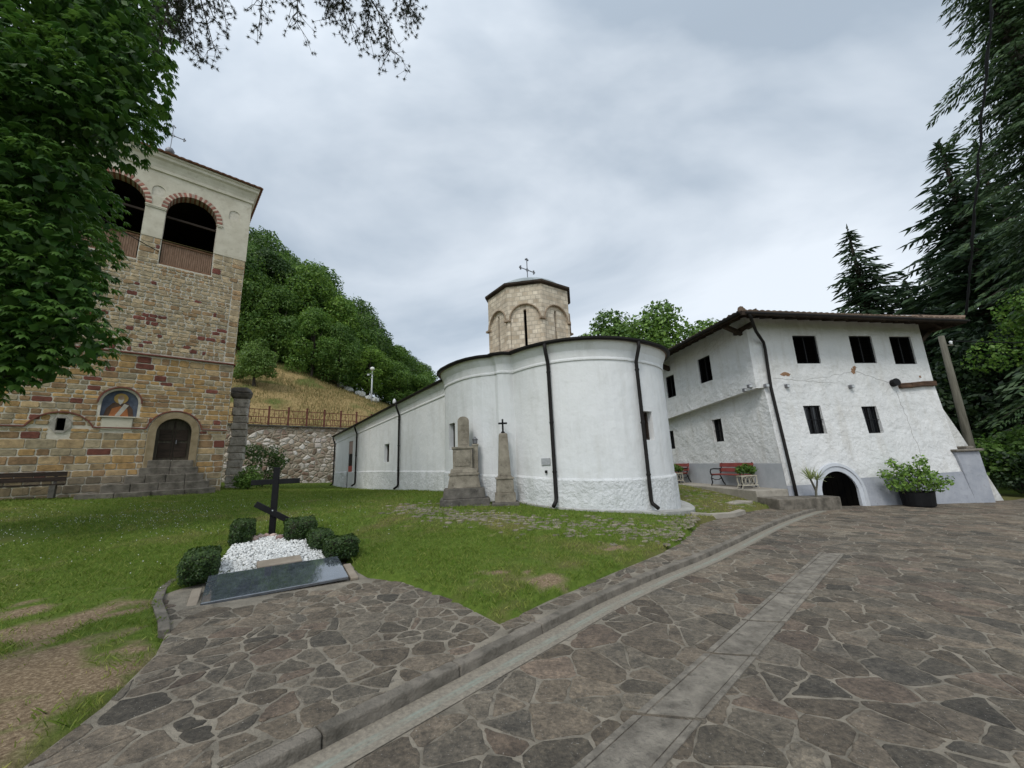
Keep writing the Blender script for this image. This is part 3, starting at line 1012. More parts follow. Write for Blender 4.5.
hl = [hole_arch(-1.72, 1.0, 3.44, .80), hole_arch(-3.41, 3.98, 4.52, .57), hole_rect(-3.83, -2.99, 3.48, 3.98), hole_rect(-5.08, -4.56, 3.32, 3.96)]
hb = hl + [hole_rect(-TW, 0, 3.5, 3.6), lambda z: None]
mb = MB()
ashlar(mb, -TW, 0, .7, 2.0, hl, (.2, .3), (.25, .6), pal_low, sr, .014, fmap=fm_f)
ashlar(mb, -TW, 0, 2.0, 3.5, hl, (.19, .33), (.28, .66), pal_low, sr, .013, fmap=fm_f)
ashlar(mb, -TW, 0, 3.6, 6.45, hl, (.14, .27), (.25, .58), pal_low, sr, .015, fmap=fm_f)
hu = [hole_arch(-2.09, 10.5, 13.2, .91), hole_arch(-4.54, 10.5, 13.2, .91)]
# roughly coursed rubble middle zone
ashlar(mb, -TW, -.38, 6.62, 10.5, hu, (.10, .21), (.14, .44), pal_up, sr, .015, h=.022, fmap=fm_f, jit=.017)
ashlar(mb, -.36, 0, 6.62, 10.5, [], (.2, .3), (.36, .37), pal_up, sr, .013, fmap=fm_f)
ashlar(mb, -TW, 0, 10.5, 11.68, hu, (.18, .27), (.3, .55), pal_up, sr, .013, fmap=fm_f)
# right hand face, seen edge on
fm_r = lambda y, z, h: (h, y, z)
ashlar(mb, 0, TW, .7, 11.68, [], (.2, .32), (.3, .6), pal_low, sr, .014, fmap=fm_r)
mb.build('stonework', M_stone, tw)
# cream plaster of the belfry storey
mb = MB()
pl_h = [arch(-2.09, 11.69, 13.2, .90), arch(-4.54, 11.69, 13.2, .90)]
nich = [arch(-.60, 13.62, 13.92, .21, 10), arch(-3.315, 13.62, 13.92, .21, 10), arch(-6.0, 13.62, 13.92, .21, 10)]
outer = [(-TW - .03, 11.68), (-4.54 - .9, 11.68)] 
def seg(cx): return [(cx - .9, 11.68)] + [(cx + .9 * math.cos(math.pi * (1 - k / 14)), 13.2 + .9 * math.sin(math.pi * k / 14)) for k in range(15)] + [(cx + .9, 11.68)]
outer = [(-TW - .03, 11.68)] + seg(-4.54) + seg(-2.09) + [(.03, 11.68), (.03, 14.9), (-TW - .03, 14.9)]
mb.panel(outer, nich, fid(-.03), .12)
for h in nich:
    mb.extrude_y(h, .085, .09)
mb.add([(.03, -.03, 11.68), (.03, TW, 11.68), (.03, TW, 14.9), (.03, -.03, 14.9)], [(0, 1, 2, 3)])
mb.add([(-TW - .03, -.03, 11.68), (.03, -.03, 11.68), (.03, .03, 11.68), (-TW - .03, .03, 11.68)], [(0, 1, 2, 3)])
mb.add([(-TW - .03, -.03, 11.68), (-TW - .03, TW, 11.68), (-TW - .03, TW, 14.9), (-TW - .03, -.03, 14.9)], [(0, 1, 2, 3)])
mb.build('belfry_plaster', M_plaster, tw)
mb = MB()
for x0, x1 in ((-3.67, -2.96), (-1.22, -1.0), (-5.65, -5.41)):
    mb = MB()
    mb.box(((x0 + x1) / 2, -.02, 13.12), (x1 - x0, .12, .07)); mb.box(((x0 + x1) / 2, -.02, 13.06), (x1 - x0 - .04, .09, .06))
    mb.build('capital_moulding', M_plaster, tw, bevel=.01)
# brick voussoirs
for cx in (-2.09, -4.54):
    mb = MB()
    N = 33
    for k in range(N):
        a0, a1 = math.pi * (k + .06) / N, math.pi * (k + .94) / N
        red = k % 2 == 0
        q = [(cx + r_ * math.cos(a), 13.2 + r_ * math.sin(a)) for r_, a in ((.875, a0), (1.07, a0), (1.07, a1), (.875, a1))]
        kk = len(mb.v)
        mb.extrude_y(q, -.05 - (0.008 if red else 0), .44)
        b_ = sr.uniform(.85, 1.2)
        mb.c += [tuple(v * b_ for v in ((.33, .15, .11) if red else (.52, .43, .34)))] * (len(mb.v) - kk)
    mb.build('arch_ring', M_brickatt, tw)
    mb = MB()
    for k in range(24):
        x = cx - .86 + 1.72 * (k + .5) / 24
        mb.box((x, .08, 11.08), (.062, .025, .98))
    rl = mb.build('parapet', M_grate, tw)
    MB().box((cx, .07, 11.6), (1.76, .07, .08)).build('rail', M_wood, rl)
    MB().box((cx, .07, 10.6), (1.76, .06, .07)).build('rail', M_wood, rl)
# cornice
def sq(o_, z):
    return [(-TW - o_, -o_, z), (o_, -o_, z), (o_, TW + o_, z), (-TW - o_, TW + o_, z)]
mb = MB()
mb.loft([sq(o_, z) for o_, z in ((.03, 14.78), (.09, 14.82), (.09, 14.95), (.06, 14.97), (.10, 15.12), (.17, 15.3), (.24, 15.38), (.24, 15.5), (.28, 15.54), (.28, 15.62), (.0, 15.64))])
mb.build('cornice', M_plaster, tw)
# tiled pyramid roof
def tile_slope(mb, A, B, T, rows, cols, amp=.03, step=.025, T2=None):
    """eave edge A-B, top edge T..T2 (T2 defaults to T): wavy tile courses"""
    A, B, T = Vector(A), Vector(B), Vector(T)
    T2 = Vector(T2) if T2 is not None else T
    nrm = (B - A).cross(T - A).normalized()
    if nrm.z < 0: nrm = -nrm
    n = cols * 4
    ring = []
    for i in range(rows):
        for e in (0, 1):
            f = (i + e) / rows
            a, b = A.lerp(T, f), B.lerp(T2, f)
            row = []
            for k in range(n + 1):
                s_ = k / n
                w = amp * abs(math.sin(math.pi * cols * s_)) + (step if e == 0 else 0)
                row.append(a.lerp(b, s_) + nrm * w)
            ring.append(row)
    mb.loft(ring, closed=False)
    lo = ring[0]
    mb.loft([[p - nrm * .06 for p in lo], lo], closed=False)
mb = MB()
cs = [Vector(p) for p in sq(.38, 15.64)]
apx = (-TW / 2, TW / 2, 18.0)
for i in range(4):
    tile_slope(mb, cs[i], cs[(i + 1) % 4], apx, 16, 30)
mb.add(cs, [(0, 1, 2, 3)])
mb.build('roof', M_tile, tw)
mb = MB()
mb.lathe([(.02, -.2), (.05, 0), (.17, .1), (.2, .25), (.12, .4), (.03, .45)], 14, (apx[0], apx[1], 18.05))
mb.build('finial_ball', M_iron, tw, smooth=True)
def ornate_cross(mb, c, h, w, t, arm=.62, az=0.0):
    c = Vector(c); d = Vector((math.cos(az), math.sin(az), 0))
    mb.bar(c, c + Vector((0, 0, h)), t, t, up=d)
    m = c + Vector((0, 0, h * arm))
    mb.bar(m - d * w / 2, m + d * w / 2, t, t)
    for e, ax_ in ((m - d * w / 2, d), (m + d * w / 2, d), (c + Vector((0, 0, h)), Vector((0, 0, 1)))):
        pr = Vector((0, 0, 1)) if abs(ax_.z) < .5 else d
        for k in (-1, 0, 1):
            off = pr * k * t * 2.2 if k else ax_ * (t * 1.6 if (e - m).dot(ax_) > 0 or ax_.z > .5 else -t * 1.6)
            mb.box(e + off, (t * 1.9, t * 1.9, t * 1.9), rz=az)
    for a in (-1, 1):
        for b in (-1, 1):
            mb.bar(m + d * a * w * .13, m + Vector((0, 0, b * w * .13)), t * .5, t * .5)
mb = MB()
ornate_cross(mb, (apx[0], apx[1], 18.4), 1.4, .95, .03)
mb.build('cross', M_iron, tw)
# string course, brick bands
mb = MB()
mb.box((-TW / 2, -.03, 6.53), (TW + .1, .12, .055)); mb.box((.03, TW / 2, 6.53), (.1, TW, .055))
mb.build('string_course', M_brick, tw, bevel=.01)
mb = MB()
def arcpts(cx, cz, r, a0, a1, n=16): return [(cx + r * math.cos(a0 + (a1 - a0) * k / n), -.03, cz + r * math.sin(a0 + (a1 - a0) * k / n)) for k in range(n + 1)]
b1 = [(-TW, -.03, 3.55)] + [(-5.62, -.03, 3.55)] + arcpts(-4.82, 3.2, .88, R(156), R(24)) + [(-3.9, -.03, 3.55), (-2.6, -.03, 3.55)] + arcpts(-1.72, 3.42, .87, R(171), R(9)) + [(0, -.03, 3.55)]
for a, b in zip(b1, b1[1:]):
    mb.bar(a, b, .045, .07, up=(0, 1, 0))
mb.build('brick_band', M_brick, tw)
mb = MB()
b2 = arcpts(-3.41, 4.52, .60, 0, math.pi)
for a, b in zip(b2, b2[1:]):
    mb.bar(a, b, .05, .1, up=(0, 1, 0))
mb.build('brick_hood', M_brick, tw)
# door
mb = MB()
N = 15
ring = [(-.58 + 0, 2.0)]
outer_a = arch(-1.72, 2.0, 3.44, .8); inner_a = arch(-1.72, 2.0, 3.44, .55)
mb.loft([[(x, -.03, z) for x, z in outer_a[1:] + outer_a[:1]], [(x, -.055, z) for x, z in [( -1.72 + (p[0] + 1.72) * .97, p[1]) for p in outer_a[1:] + outer_a[:1]]], [(x, -.055, z) for x, z in inner_a[1:] + inner_a[:1]], [(x, .2, z) for x, z in inner_a[1:] + inner_a[:1]]], closed=False)
mb.build('door_surround', noisy('ochre_dressed_stone', (0.22, 0.165, 0.09), (0.33, 0.26, 0.165), 3, 0.9, 0.5, 0.02, 20), tw)
mb = MB()
mb.extrude_y(arch(-1.72, 2.3, 3.44, .55), .20, .26)
dr = mb.build('door', noisy('old_grey_door_wood', (0.035, 0.03, 0.022), (0.085, 0.072, 0.052), 3, 0.85, 0.5, 0.01, 14, stretch=(5, 5, .5)), tw)
mb = MB()
for x0, x1, z0, z1 in ((-2.16, -1.78, 2.42, 3.0), (-1.66, -1.28, 2.42, 3.0), (-2.16, -1.78, 3.1, 3.55), (-1.66, -1.28, 3.1, 3.55)):
    mb.box(((x0 + x1) / 2, .19, (z0 + z1) / 2), (x1 - x0, .03, z1 - z0))
mb.box((-1.72, .185, 3.1), (.05, .04, 1.6))
mb.build('door_panel', M_darkwood, dr, bevel=.008)
MB().box((-1.62, .16, 3.05), (.03, .06, .16)).build('door_handle', M_iron, dr)
# small window, saint fresco, tablet
mb = MB()
oct_ = [(-4.82 + .27 * math.cos(R(22.5 + 45 * k)), 3.64 + .33 * math.sin(R(22.5 + 45 * k))) for k in range(8)]
mb.panel(oct_, [win_h], fid(-.04), .2)
wn_ = mb.build('window', M_oldstone, tw)
MB().box((-4.82, .2, 3.64), (.24, .02, .46)).build('pane', M_void, wn_)
mb = MB(); mb.extrude_y(ico_h, .10, .14)
fr = mb.build('fresco_niche', noisy('fresco_blue', (0.05, 0.06, 0.09), (0.13, 0.15, 0.20), 4, 0.9, 0.2, 0.01, c2=(0.04, 0.035, 0.03), scale2=5, f2=.7), tw)
def disc(cx, cz, rx, rz_, n=18): return [(cx + rx * math.cos(2 * math.pi * k / n), cz + rz_ * math.sin(2 * math.pi * k / n)) for k in range(n)]
M_fr = {k: noisy('fresco_' + k, tuple(v * .8 for v in c), tuple(v * 1.15 for v in c), 9, .9, .1, .005) for k, c in dict(robe=(.34, .13, .05), halo=(.42, .27, .09), skin=(.36, .25, .17), beard=(.5, .47, .42), stole=(.45, .42, .36), cloak=(.10, .06, .04)).items()}
MB().extrude_y([(-3.82, 4.0), (-3.0, 4.0), (-3.05, 4.3), (-3.2, 4.52), (-3.41, 4.58), (-3.62, 4.52), (-3.77, 4.3)], .09, .1).build('painted_cloak', M_fr['cloak'], fr)
MB().extrude_y([(-3.68, 4.0), (-3.14, 4.0), (-3.2, 4.3), (-3.41, 4.4), (-3.62, 4.3)], .083, .09).build('painted_robe', M_fr['robe'], fr)
MB().extrude_y([(-3.52, 4.02), (-3.38, 4.02), (-3.17, 4.44), (-3.3, 4.5)], .078, .083).build('painted_stole', M_fr['stole'], fr)
MB().extrude_y(disc(-3.41, 4.70, .2, .2), .083, .09).build('painted_halo', M_fr['halo'], fr)
MB().extrude_y(disc(-3.41, 4.70, .09, .13), .079, .083).build('painted_face', M_fr['skin'], fr)
MB().extrude_y([(-3.5, 4.68), (-3.46, 4.52), (-3.41, 4.46), (-3.36, 4.52), (-3.32, 4.68), (-3.41, 4.64)], .075, .079).build('painted_beard', M_fr['beard'], fr)
mb = MB(); mb.box((-3.41, -.03, 3.965), (.98, .14, .05)); mb.box((-3.41, -.02, 3.71), (.82, .07, .44))
mb.build('stone_tablet', M_plaster, tw, bevel=.008)
# steps
mb = MB()
for i, (x0, x1, d) in enumerate(((-4.05, -.3, 1.45), (-3.5, -.5, 1.15), (-2.95, -.68, .85), (-2.6, -.85, .56), (-2.4, -1.02, .28))):
    z1 = 1.18 + .28 * i
    nb = 4 if i < 3 else 2
    for k in range(nb):
        a = x0 + (x1 - x0) * k / nb; b = x0 + (x1 - x0) * (k + 1) / nb
        mb.box(((a + b) / 2, -d / 2 - .03, z1 - .5 + sr.uniform(-.012, .012)), (b - a - .008, d + sr.uniform(-.03, .03), 1.0))
mb.build('steps', M_stepstone, tw, bevel=.025)

# ------------------------------------------------------------------ church
ch = thing('church', 'low white plastered church with rounded apse, long nave and octagonal stone dome drum', 'church', (3.75, 10.4, 0), R(125.5))
def apse_half():
    o_ = []
    a, b, e = 2.6, 2.6, 2.3
    for k in range(17):
        t = math.pi / 2 * k / 16
        if k == 0: o_.append((.152, .22)); continue
        if b * math.sin(t) ** (2 / e) < .3: continue
        v = b * abs(math.sin(t)) ** (2 / e)
        u = 2.75 - a * abs(math.cos(t)) ** (2 / e)
        o_.append((u, v))
    return o_
half = apse_half()
# window on the apse, near its tip on the house side
half += [(2.77, 2.72), (2.84, 2.9), (2.98, 3.0), (3.12, 3.0), (3.22, 3.06), (3.45, 3.27), (3.75, 3.42), (4.1, 3.51), (4.5, 3.55), (4.68, 3.55), (5.12, 3.54), (5.5, 3.47), (5.85, 3.33), (6.12, 3.14), (6.28, 2.95), (6.34, 2.85)]
nave = [(9, 2.85), (12, 2.85), (13.35, 2.85), (14.15, 2.85), (17, 2.85), (20.95, 2.85), (22.1, 2.85), (24.5, 2.85), (26.5, 2.85)]
left = half + nave
right = [(u, -v) for u, v in left][::-1]
OUT = left + right            # apex -> left side -> west wall -> back along the right side
NO = len(OUT)
def normals(pl):
    n = len(pl); o_ = []
    for i in range(n):
        a, b = Vector(pl[i - 1]), Vector(pl[(i + 1) % n]); p = Vector(pl[i])
        t1, t2 = (p - a).normalized(), (b - p).normalized()
        n1_, n2_ = Vector((-t1.y, t1.x)), Vector((-t2.y, t2.x))
        m = (n1_ + n2_)
        m = m.normalized() / max(.5, math.sqrt((1 + n1_.dot(n2_)) / 2)) if m.length > .1 else n1_
        o_.append(m)
    return o_
NRM = normals(OUT)
# orientation check: the apex normal must point to -u
if NRM[0].x > 0: NRM = [-n for n in NRM]
def ring(off, zf):
    return [(p[0] + n.x * off, p[1] + n.y * off, zf(p[0]) if callable(zf) else zf) for p, n in zip(OUT, NRM)]
def z_eave(u): return 4.75 - (0 if u < 7 else .5 * (u - 7) / 19.5)
def z_pl(u): return 1.08 + .34 * min(max(u, 0) / 5.0, 1) + .1 * min(max(u - 6, 0) / 10, 1)
iw = next(i for i, p in enumerate(OUT) if p == (13.35, 2.85))
ic = next(i for i, p in enumerate(OUT) if p == (4.68, 3.55))
idr = next(i for i, p in enumerate(OUT) if p == (20.95, 2.85))
HOLES = {iw: (1.95, 2.85), ic: (2.1, 2.95), NO - 1: (2.08, 2.86), idr: (.4, 3.55)}
lv = [z_pl, 1.95, 2.08, 2.1, 2.85, 2.86, 2.95, 3.55, lambda u: z_eave(u) - .5]
mb = MB()
for i in range(NO):
    j = (i + 1) % NO
    (u0, v0), (u1, v1) = OUT[i], OUT[j]
    zs0 = [-.3] + [l(u0) if callable(l) else l for l in lv]
    zs1 = [-.3] + [l(u1) if callable(l) else l for l in lv]
    for k in range(len(zs0) - 1):
        za, zb = zs0[k], zs0[k + 1]
        hz = HOLES.get(i)
        if hz and za >= hz[0] - .35 and zb <= hz[1] + .01 and not (i != idr and za < hz[0] - .01): continue
        mb.add([(u0, v0, zs0[k]), (u1, v1, zs1[k]), (u1, v1, zs1[k + 1]), (u0, v0, zs0[k + 1])], [(0, 1, 2, 3)])
    if i in HOLES:
        z0, z1 = HOLES[i]
        if i == idr: z0 = -.3
        d = Vector((u1 - u0, v1 - v0)); nn = Vector((-d.y, d.x)).normalized()
        if nn.dot(NRM[i]) > 0: nn = -nn
        q = [(u0, v0, z0), (u1, v1, z0), (u1, v1, z1), (u0, v0, z1)]
        q2 = [(x + nn.x * .32, y + nn.y * .32, z) for x, y, z in q]
        mb.add(q + q2, [(a, (a + 1) % 4, 4 + (a + 1) % 4, 4 + a) for a in range(4)])
mb.build('wall', M_white, ch)
def church_window(i, z0, z1, dark):
    j = (i + 1) % NO
    a, b = Vector(OUT[i]), Vector(OUT[j])
    d = (b - a).normalized(); nn = Vector((-d.y, d.x))
    if nn.dot(NRM[i]) < 0: nn = -nn
    m = MB()
    ba, bb = a - nn * .2, b - nn * .2
    w = .06
    ang = math.atan2(d.y, d.x)
    L = (b - a).length
    c = (ba + bb) / 2
    for t in (-1, 1):
        m.box((c.x + d.x * t * (L / 2 - w / 2), c.y + d.y * t * (L / 2 - w / 2), (z0 + z1) / 2), (w, .08, z1 - z0), rz=ang)
    m.box((c.x, c.y, z0 + w / 2), (L - 2 * w, .08, w), rz=ang); m.box((c.x, c.y, z1 - w / 2), (L - 2 * w, .08, w), rz=ang)
    m.box((c.x, c.y, (z0 + z1) / 2), (.03, .05, z1 - z0 - 2 * w), rz=ang)
    f = m.build('window', M_darkwood, ch)
    c2 = c - nn * .06
    MB().box((c2.x, c2.y, (z0 + z1) / 2), (L, .02, z1 - z0), rz=ang).build('pane', dark, f)
church_window(iw, 1.95, 2.85, M_glass)
church_window(ic, 2.1, 2.95, M_glass)
church_window(NO - 1, 2.08, 2.86, M_darkwood)
# door on the nave side: red leaf, unlit gap and faded painting above
mb = MB(); mb.box((21.52, 2.80, .95), (1.12, .06, 1.9)); drc = mb.build('door', M_reddoor, ch)
mb = MB(); [MB().box((x, 2.835, 1.2), (.42, .02, .7)).build('door_panel', M_reddoor, drc) for x in (21.25, 21.8)]
MB().box((21.52, 2.78, 2.3), (1.12, .06, .8)).build('unlit_gap', M_black, ch)  # black box coloured as the darkness of the gap above the leaf
MB().box((21.52, 2.80, 3.12), (1.14, .05, .84)).build('lunette_painting', noisy('faded_fresco', (.30, .2, .16), (.46, .36, .32), 5, .9, .1, c2=(.15, .12, .11), scale2=7, f2=.6), ch)
# plinth: slightly proud rough cast with weathered top
mb = MB()
mb.loft([ring(.05, -.3), ring(.06, .5), ring(.045, lambda u: z_pl(u) - .03), ring(.02, lambda u: z_pl(u) + .012), ring(-.005, lambda u: z_pl(u) + .02)])
# leave the doorway open
mb.f = [f for f in mb.f if not (f[0] % NO == idr)]
mb.build('plinth', M_plinth, ch)
# moulded cornice
mb = MB()
mb.loft([ring(-.01, lambda u: z_eave(u) - .52), ring(.03, lambda u: z_eave(u) - .52), ring(.033, lambda u: z_eave(u) - .48), ring(.022, lambda u: z_eave(u) - .44), ring(.05, lambda u: z_eave(u) - .25), ring(.12, lambda u: z_eave(u) - .1), ring(.15, lambda u: z_eave(u) - .02), ring(.0, lambda u: z_eave(u))])
mb.build('cornice', M_white, ch)
# roof and gutter
def rf(k):
    out_ = []
    for (u, v), n in zip(OUT, NRM):
        o_ = .22 * (1 - k)
        uu = u + n.x * o_; vv = v + n.y * o_
        uu = uu + (min(max(uu, 3.0), 25.0) - uu) * k
        vv = vv * (1 - k * .97)
        z = z_eave(u) + .03 + (z_eave(5) + float(np.interp(u, [2, 4.6], [.45, 1.3])) - .3 * max(u - 7, 0) / 19 - z_eave(u)) * (k ** .92)
        out_.append((uu, vv, z))
    return out_
mb = MB()
mb.loft([[(x, y, z - .05) for x, y, z in rf(0)]] + [rf(k) for k in (0, .12, .25, .4, .55, .7, .85, 1.0)], cap=True)
mb.build('roof', M_tile_old, ch)
mb = MB()
g0 = [(p[0] + n.x * .24, p[1] + n.y * .24, z_eave(p[0]) + .0) for p, n in zip(OUT, NRM)]
gr_ = [[(x + n.x * dx, y + n.y * dx, z + dz) for (x, y, z), n in zip(g0, NRM)] for dx, dz in ((-.08, .05), (-.075, .01), (-.04, -.03), (.01, -.03), (.04, .0), (.045, .05), (.03, .05), (-.08, .05))]
mb.loft(gr_)
mb.build('gutter', M_darkmetal, ch)
def pipe_at(u, v, nx_, ny_, zg):
    n = Vector((nx_, ny_)).normalized()
    p = Vector((u, v)); ze = z_eave(u)
    a = p + n * .25; b = p + n * .10
    m = MB()
    m.tube([(a.x, a.y, ze - .02), (a.x, a.y, ze - .16), (b.x + n.x * .05, b.y + n.y * .05, ze - .42), (b.x, b.y, ze - .55), (b.x, b.y, zg + .28), (b.x + n.x * .03, b.y + n.y * .03, zg + .2), (b.x + n.x * .2, b.y + n.y * .2, zg + .1)], .05, 10)
    pp = m.build('downpipe', M_darkmetal, ch, smooth=True)
    m = MB()
    for z in (zg + .9, (zg + ze) / 2, ze - .8):
        MB().lathe([(.057, 0), (.06, .01), (.06, .04), (.057, .05)], 10, (b.x, b.y, z)).build('bracket', M_darkmetal, pp)
def on_out(i, f=0.0):
    a, b = Vector(OUT[i % NO]), Vector(OUT[(i + 1) % NO]); p = a.lerp(b, f); n = NRM[i % NO].lerp(NRM[(i + 1) % NO], f)
    return p.x, p.y, n.x, n.y
i_p2 = min(range(16), key=lambda i: abs(OUT[i][1] - 2.33))
pipe_at(*on_out(i_p2, 0), .43)
i_p1 = min(range(16), key=lambda i: abs(OUT[i][1] - .45))
pipe_at(*on_out(i_p1, 0), .26)
pipe_at(11.65, 2.85, 0, 1, .6)
pipe_at(19.6, 2.85, 0, 1, .56)
pipe_at(26.35, 2.85, 0, 1, .46)
# apron round the foot of the apse
mb = MB()
cl = ring(.05, 0); 
def apron_ring(off, dz):
    o_ = []
    for p, n in zip(OUT[:24], NRM[:24]): o_.append((p, n, off, dz))
    return o_
M_ch = Matrix.Translation((3.75, 10.4, 0)) @ Matrix.Rotation(R(125.5), 4, 'Z')
def gl_(u, v):
    w_ = M_ch @ Vector((u, v, 0)); return lawn(w_.x, w_.y)
idxs = [(-k) % NO for k in range(14, 0, -1)] + list(range(0, 19))
rows = []
for off, dz in ((-.05, .05), (.05, .05), (1.0, .03), (1.0, -.1)):
    row = []
    for i in idxs:
        w_ = .42 if (i > NO // 2 or i == 0) else max(.10, .22 - .02 * i)
        if i < 3: w_ = .40 - .08 * i
        o_ = off if off < .5 else w_
        u = OUT[i][0] + NRM[i].x * o_; v = OUT[i][1] + NRM[i].y * o_
        row.append((u, v, gl_(OUT[i][0], OUT[i][1]) + dz))
    rows.append(row)
mb.loft(rows, closed=False)
mb.build('apron', M_apron, ch)
# plaque and socket on the wall
i_pl = min(range(18), key=lambda i: (OUT[i][0] - 1.6) ** 2 + (OUT[i][1] - 2.42) ** 2)
px_, py_, nx_, ny_ = on_out(i_pl, .1)
ang = math.atan2(ny_, nx_) + math.pi / 2
MB().box((px_ + nx_ * .02, py_ + ny_ * .02, 1.62), (.26, .02, .17), rz=ang).build('plaque', noisy('grey_plaque', (.3, .31, .32), (.4, .41, .42), 20, .6, .1, .003), ch)
MB().box((px_ + nx_ * .03, py_ + ny_ * .03, 1.36), (.05, .05, .07), rz=ang).build('socket_box', M_black, ch)
# dome drum
DZ0, DZ1, RD = 5.1, 7.98, 1.67
mb = MB(); slits, arcs, drips = [], [], []
DU = 5.05
for k in range(8):
    a0, a1 = R(45 * k + 22.5), R(45 * k + 67.5)
    p, q = Vector((DU + RD * math.cos(a0), RD * math.sin(a0), 0)), Vector((DU + RD * math.cos(a1), RD * math.sin(a1), 0))
    d = (q - p).normalized(); L = (q - p).length; n = Vector((d.y, -d.x, 0)); c = (p + q) / 2
    if n.dot(c - Vector((DU, 0, 0))) < 0: n = -n
    def fm(x, z, c=c, d=d, n=n, o_=0.0): return tuple(c + d * x + n * o_ + Vector((0, 0, z)))
    h_ = arch(0, 5.5, 6.98, .05, 6)
    bay = arch(0, 5.3, 6.66, L / 2 - .1, 14)
    mb.panel(rect(-L / 2, L / 2, DZ0, DZ1), [bay], fm, .05, -n)
    fm2 = lambda x, z, c=c, d=d, n=n: tuple(c + d * x - n * .05 + Vector((0, 0, z)))
    mb.panel(bay, [h_], fm2, .2, -n)
    slits.append([fm(x, z, o_=-.2) for x, z in rect(-.1, .1, 5.4, 7.1)])
    ap = [fm((L / 2 - .085) * math.cos(math.pi * t / 14), 6.66 + (L / 2 - .085) * math.sin(math.pi * t / 14), o_=.02) for t in range(15)]
    arcs.append(ap)
    drips.append((fm(-L / 2, 6.62), math.atan2(d.y, d.x)))
M_drum, _t, _b = new_mat('cream_block_stone')
_v = coord(_t)
_sp = nd(_t, 'ShaderNodeSeparateXYZ'); _t.links.new(_v, _sp.inputs[0])
_at = nd(_t, 'ShaderNodeMath', operation='ADD'); _t.links.new(_sp.outputs[0], _at.inputs[0]); _t.links.new(_sp.outputs[1], _at.inputs[1])
_cb = nd(_t, 'ShaderNodeCombineXYZ'); _t.links.new(_at.outputs[0], _cb.inputs[0]); _t.links.new(_sp.outputs[2], _cb.inputs[1])
_br = nd(_t, 'ShaderNodeTexBrick'); _t.links.new(_cb.outputs[0], _br.inputs['Vector'])
_br.inputs['Scale'].default_value = 1.0; _br.inputs['Brick Width'].default_value = .27; _br.inputs['Row Height'].default_value = .16; _br.inputs['Mortar Size'].default_value = .016
_br.inputs['Color1'].default_value = (.68, .61, .50, 1); _br.inputs['Color2'].default_value = (.46, .385, .29, 1); _br.inputs['Mortar'].default_value = (.42, .37, .30, 1)
_n1 = tex_noise(_t, 3.5, 6, .65, _v); _n2 = tex_noise(_t, 14, 5, .65, _v)
_c = mixc(_t, _br.outputs['Color'], ramp(_t, _n1.outputs['Fac'], [(.3, (.72, .7, .68)), (.7, (1.2, 1.18, 1.15))]), 1.0, 'MULTIPLY')
_c = mixc(_t, _c, (.22, .18, .14), ramp(_t, _n2.outputs['Fac'], [(.58, (0, 0, 0)), (.75, (.6, .6, .6))]))
_t.links.new(_c, _b.inputs['Base Color']); _b.inputs['Roughness'].default_value = .92
_p1 = bump(_t, _b, _br.outputs['Fac'], -.5, .02); bump(_t, _b, _n2.outputs['Fac'], .5, .03, _p1)
dm_ = mb.build('dome_drum', M_drum, ch)
M_archb = noisy('arch_brown', (.22, .165, .12), (.36, .28, .2), 6, .9, .3)
for q_, ap, (dc, da) in zip(slits, arcs, drips):
    MB().add(q_, [(0, 1, 2, 3)]).build('slit_window', M_void, dm_)
    MB().tube(ap, .028, 6).build('blind_arch', M_archb, dm_)
    MB().box(dc, (.24, .12, .07), rz=da).build('impost', M_archb, dm_)
mb = MB()
def octr(r_, z): return [(DU + r_ * math.cos(R(45 * k + 22.5)), r_ * math.sin(R(45 * k + 22.5)), z) for k in range(8)]
mb.loft([octr(1.67, 7.93), octr(1.74, 7.95), octr(1.78, 7.99), octr(1.78, 8.06), octr(1.72, 8.08), octr(1.3, 8.2)], cap=True)
mb.build('drum_cornice', M_soffit, dm_)
mb = MB()
mb.lathe([(1.5, 8.14)] + [(1.42 * math.cos(t), 8.14 + .5 * math.sin(t)) for t in [R(8 * k) for k in range(11)]] + [(.05, 8.66)], 32, (DU, 0, 0))
mb.build('dome', M_lead, ch, smooth=True)
mb = MB(); ornate_cross(mb, (DU, 0, 8.6), 1.2, .72, .026, .62, R(95)); mb.lathe([(.02, 0), (.07, .05), (.07, .12), (.02, .16)], 10, (DU, 0, 8.6))
mb.build('cross', M_iron, ch)
# porcelain lamp knob on the nave eave
MB().lathe([(.03, 0), (.07, .05), (.08, .16), (.03, .26)], 10, (12.1, 3.05, 4.67)).build('eave_lamp', M_white, ch, smooth=True)

# ------------------------------------------------------------------ monastery house
HO = (9.13, 14.22, 0)
hs = thing('monastery_house', 'two storey white limewashed house with overhanging tiled roof and low arched cellar door', 'house', HO, R(8))
HW, HD = 7.93, 11.0
def bat(z): return -.30 * min(max((4.0 - z) / 4.35, 0), 1)
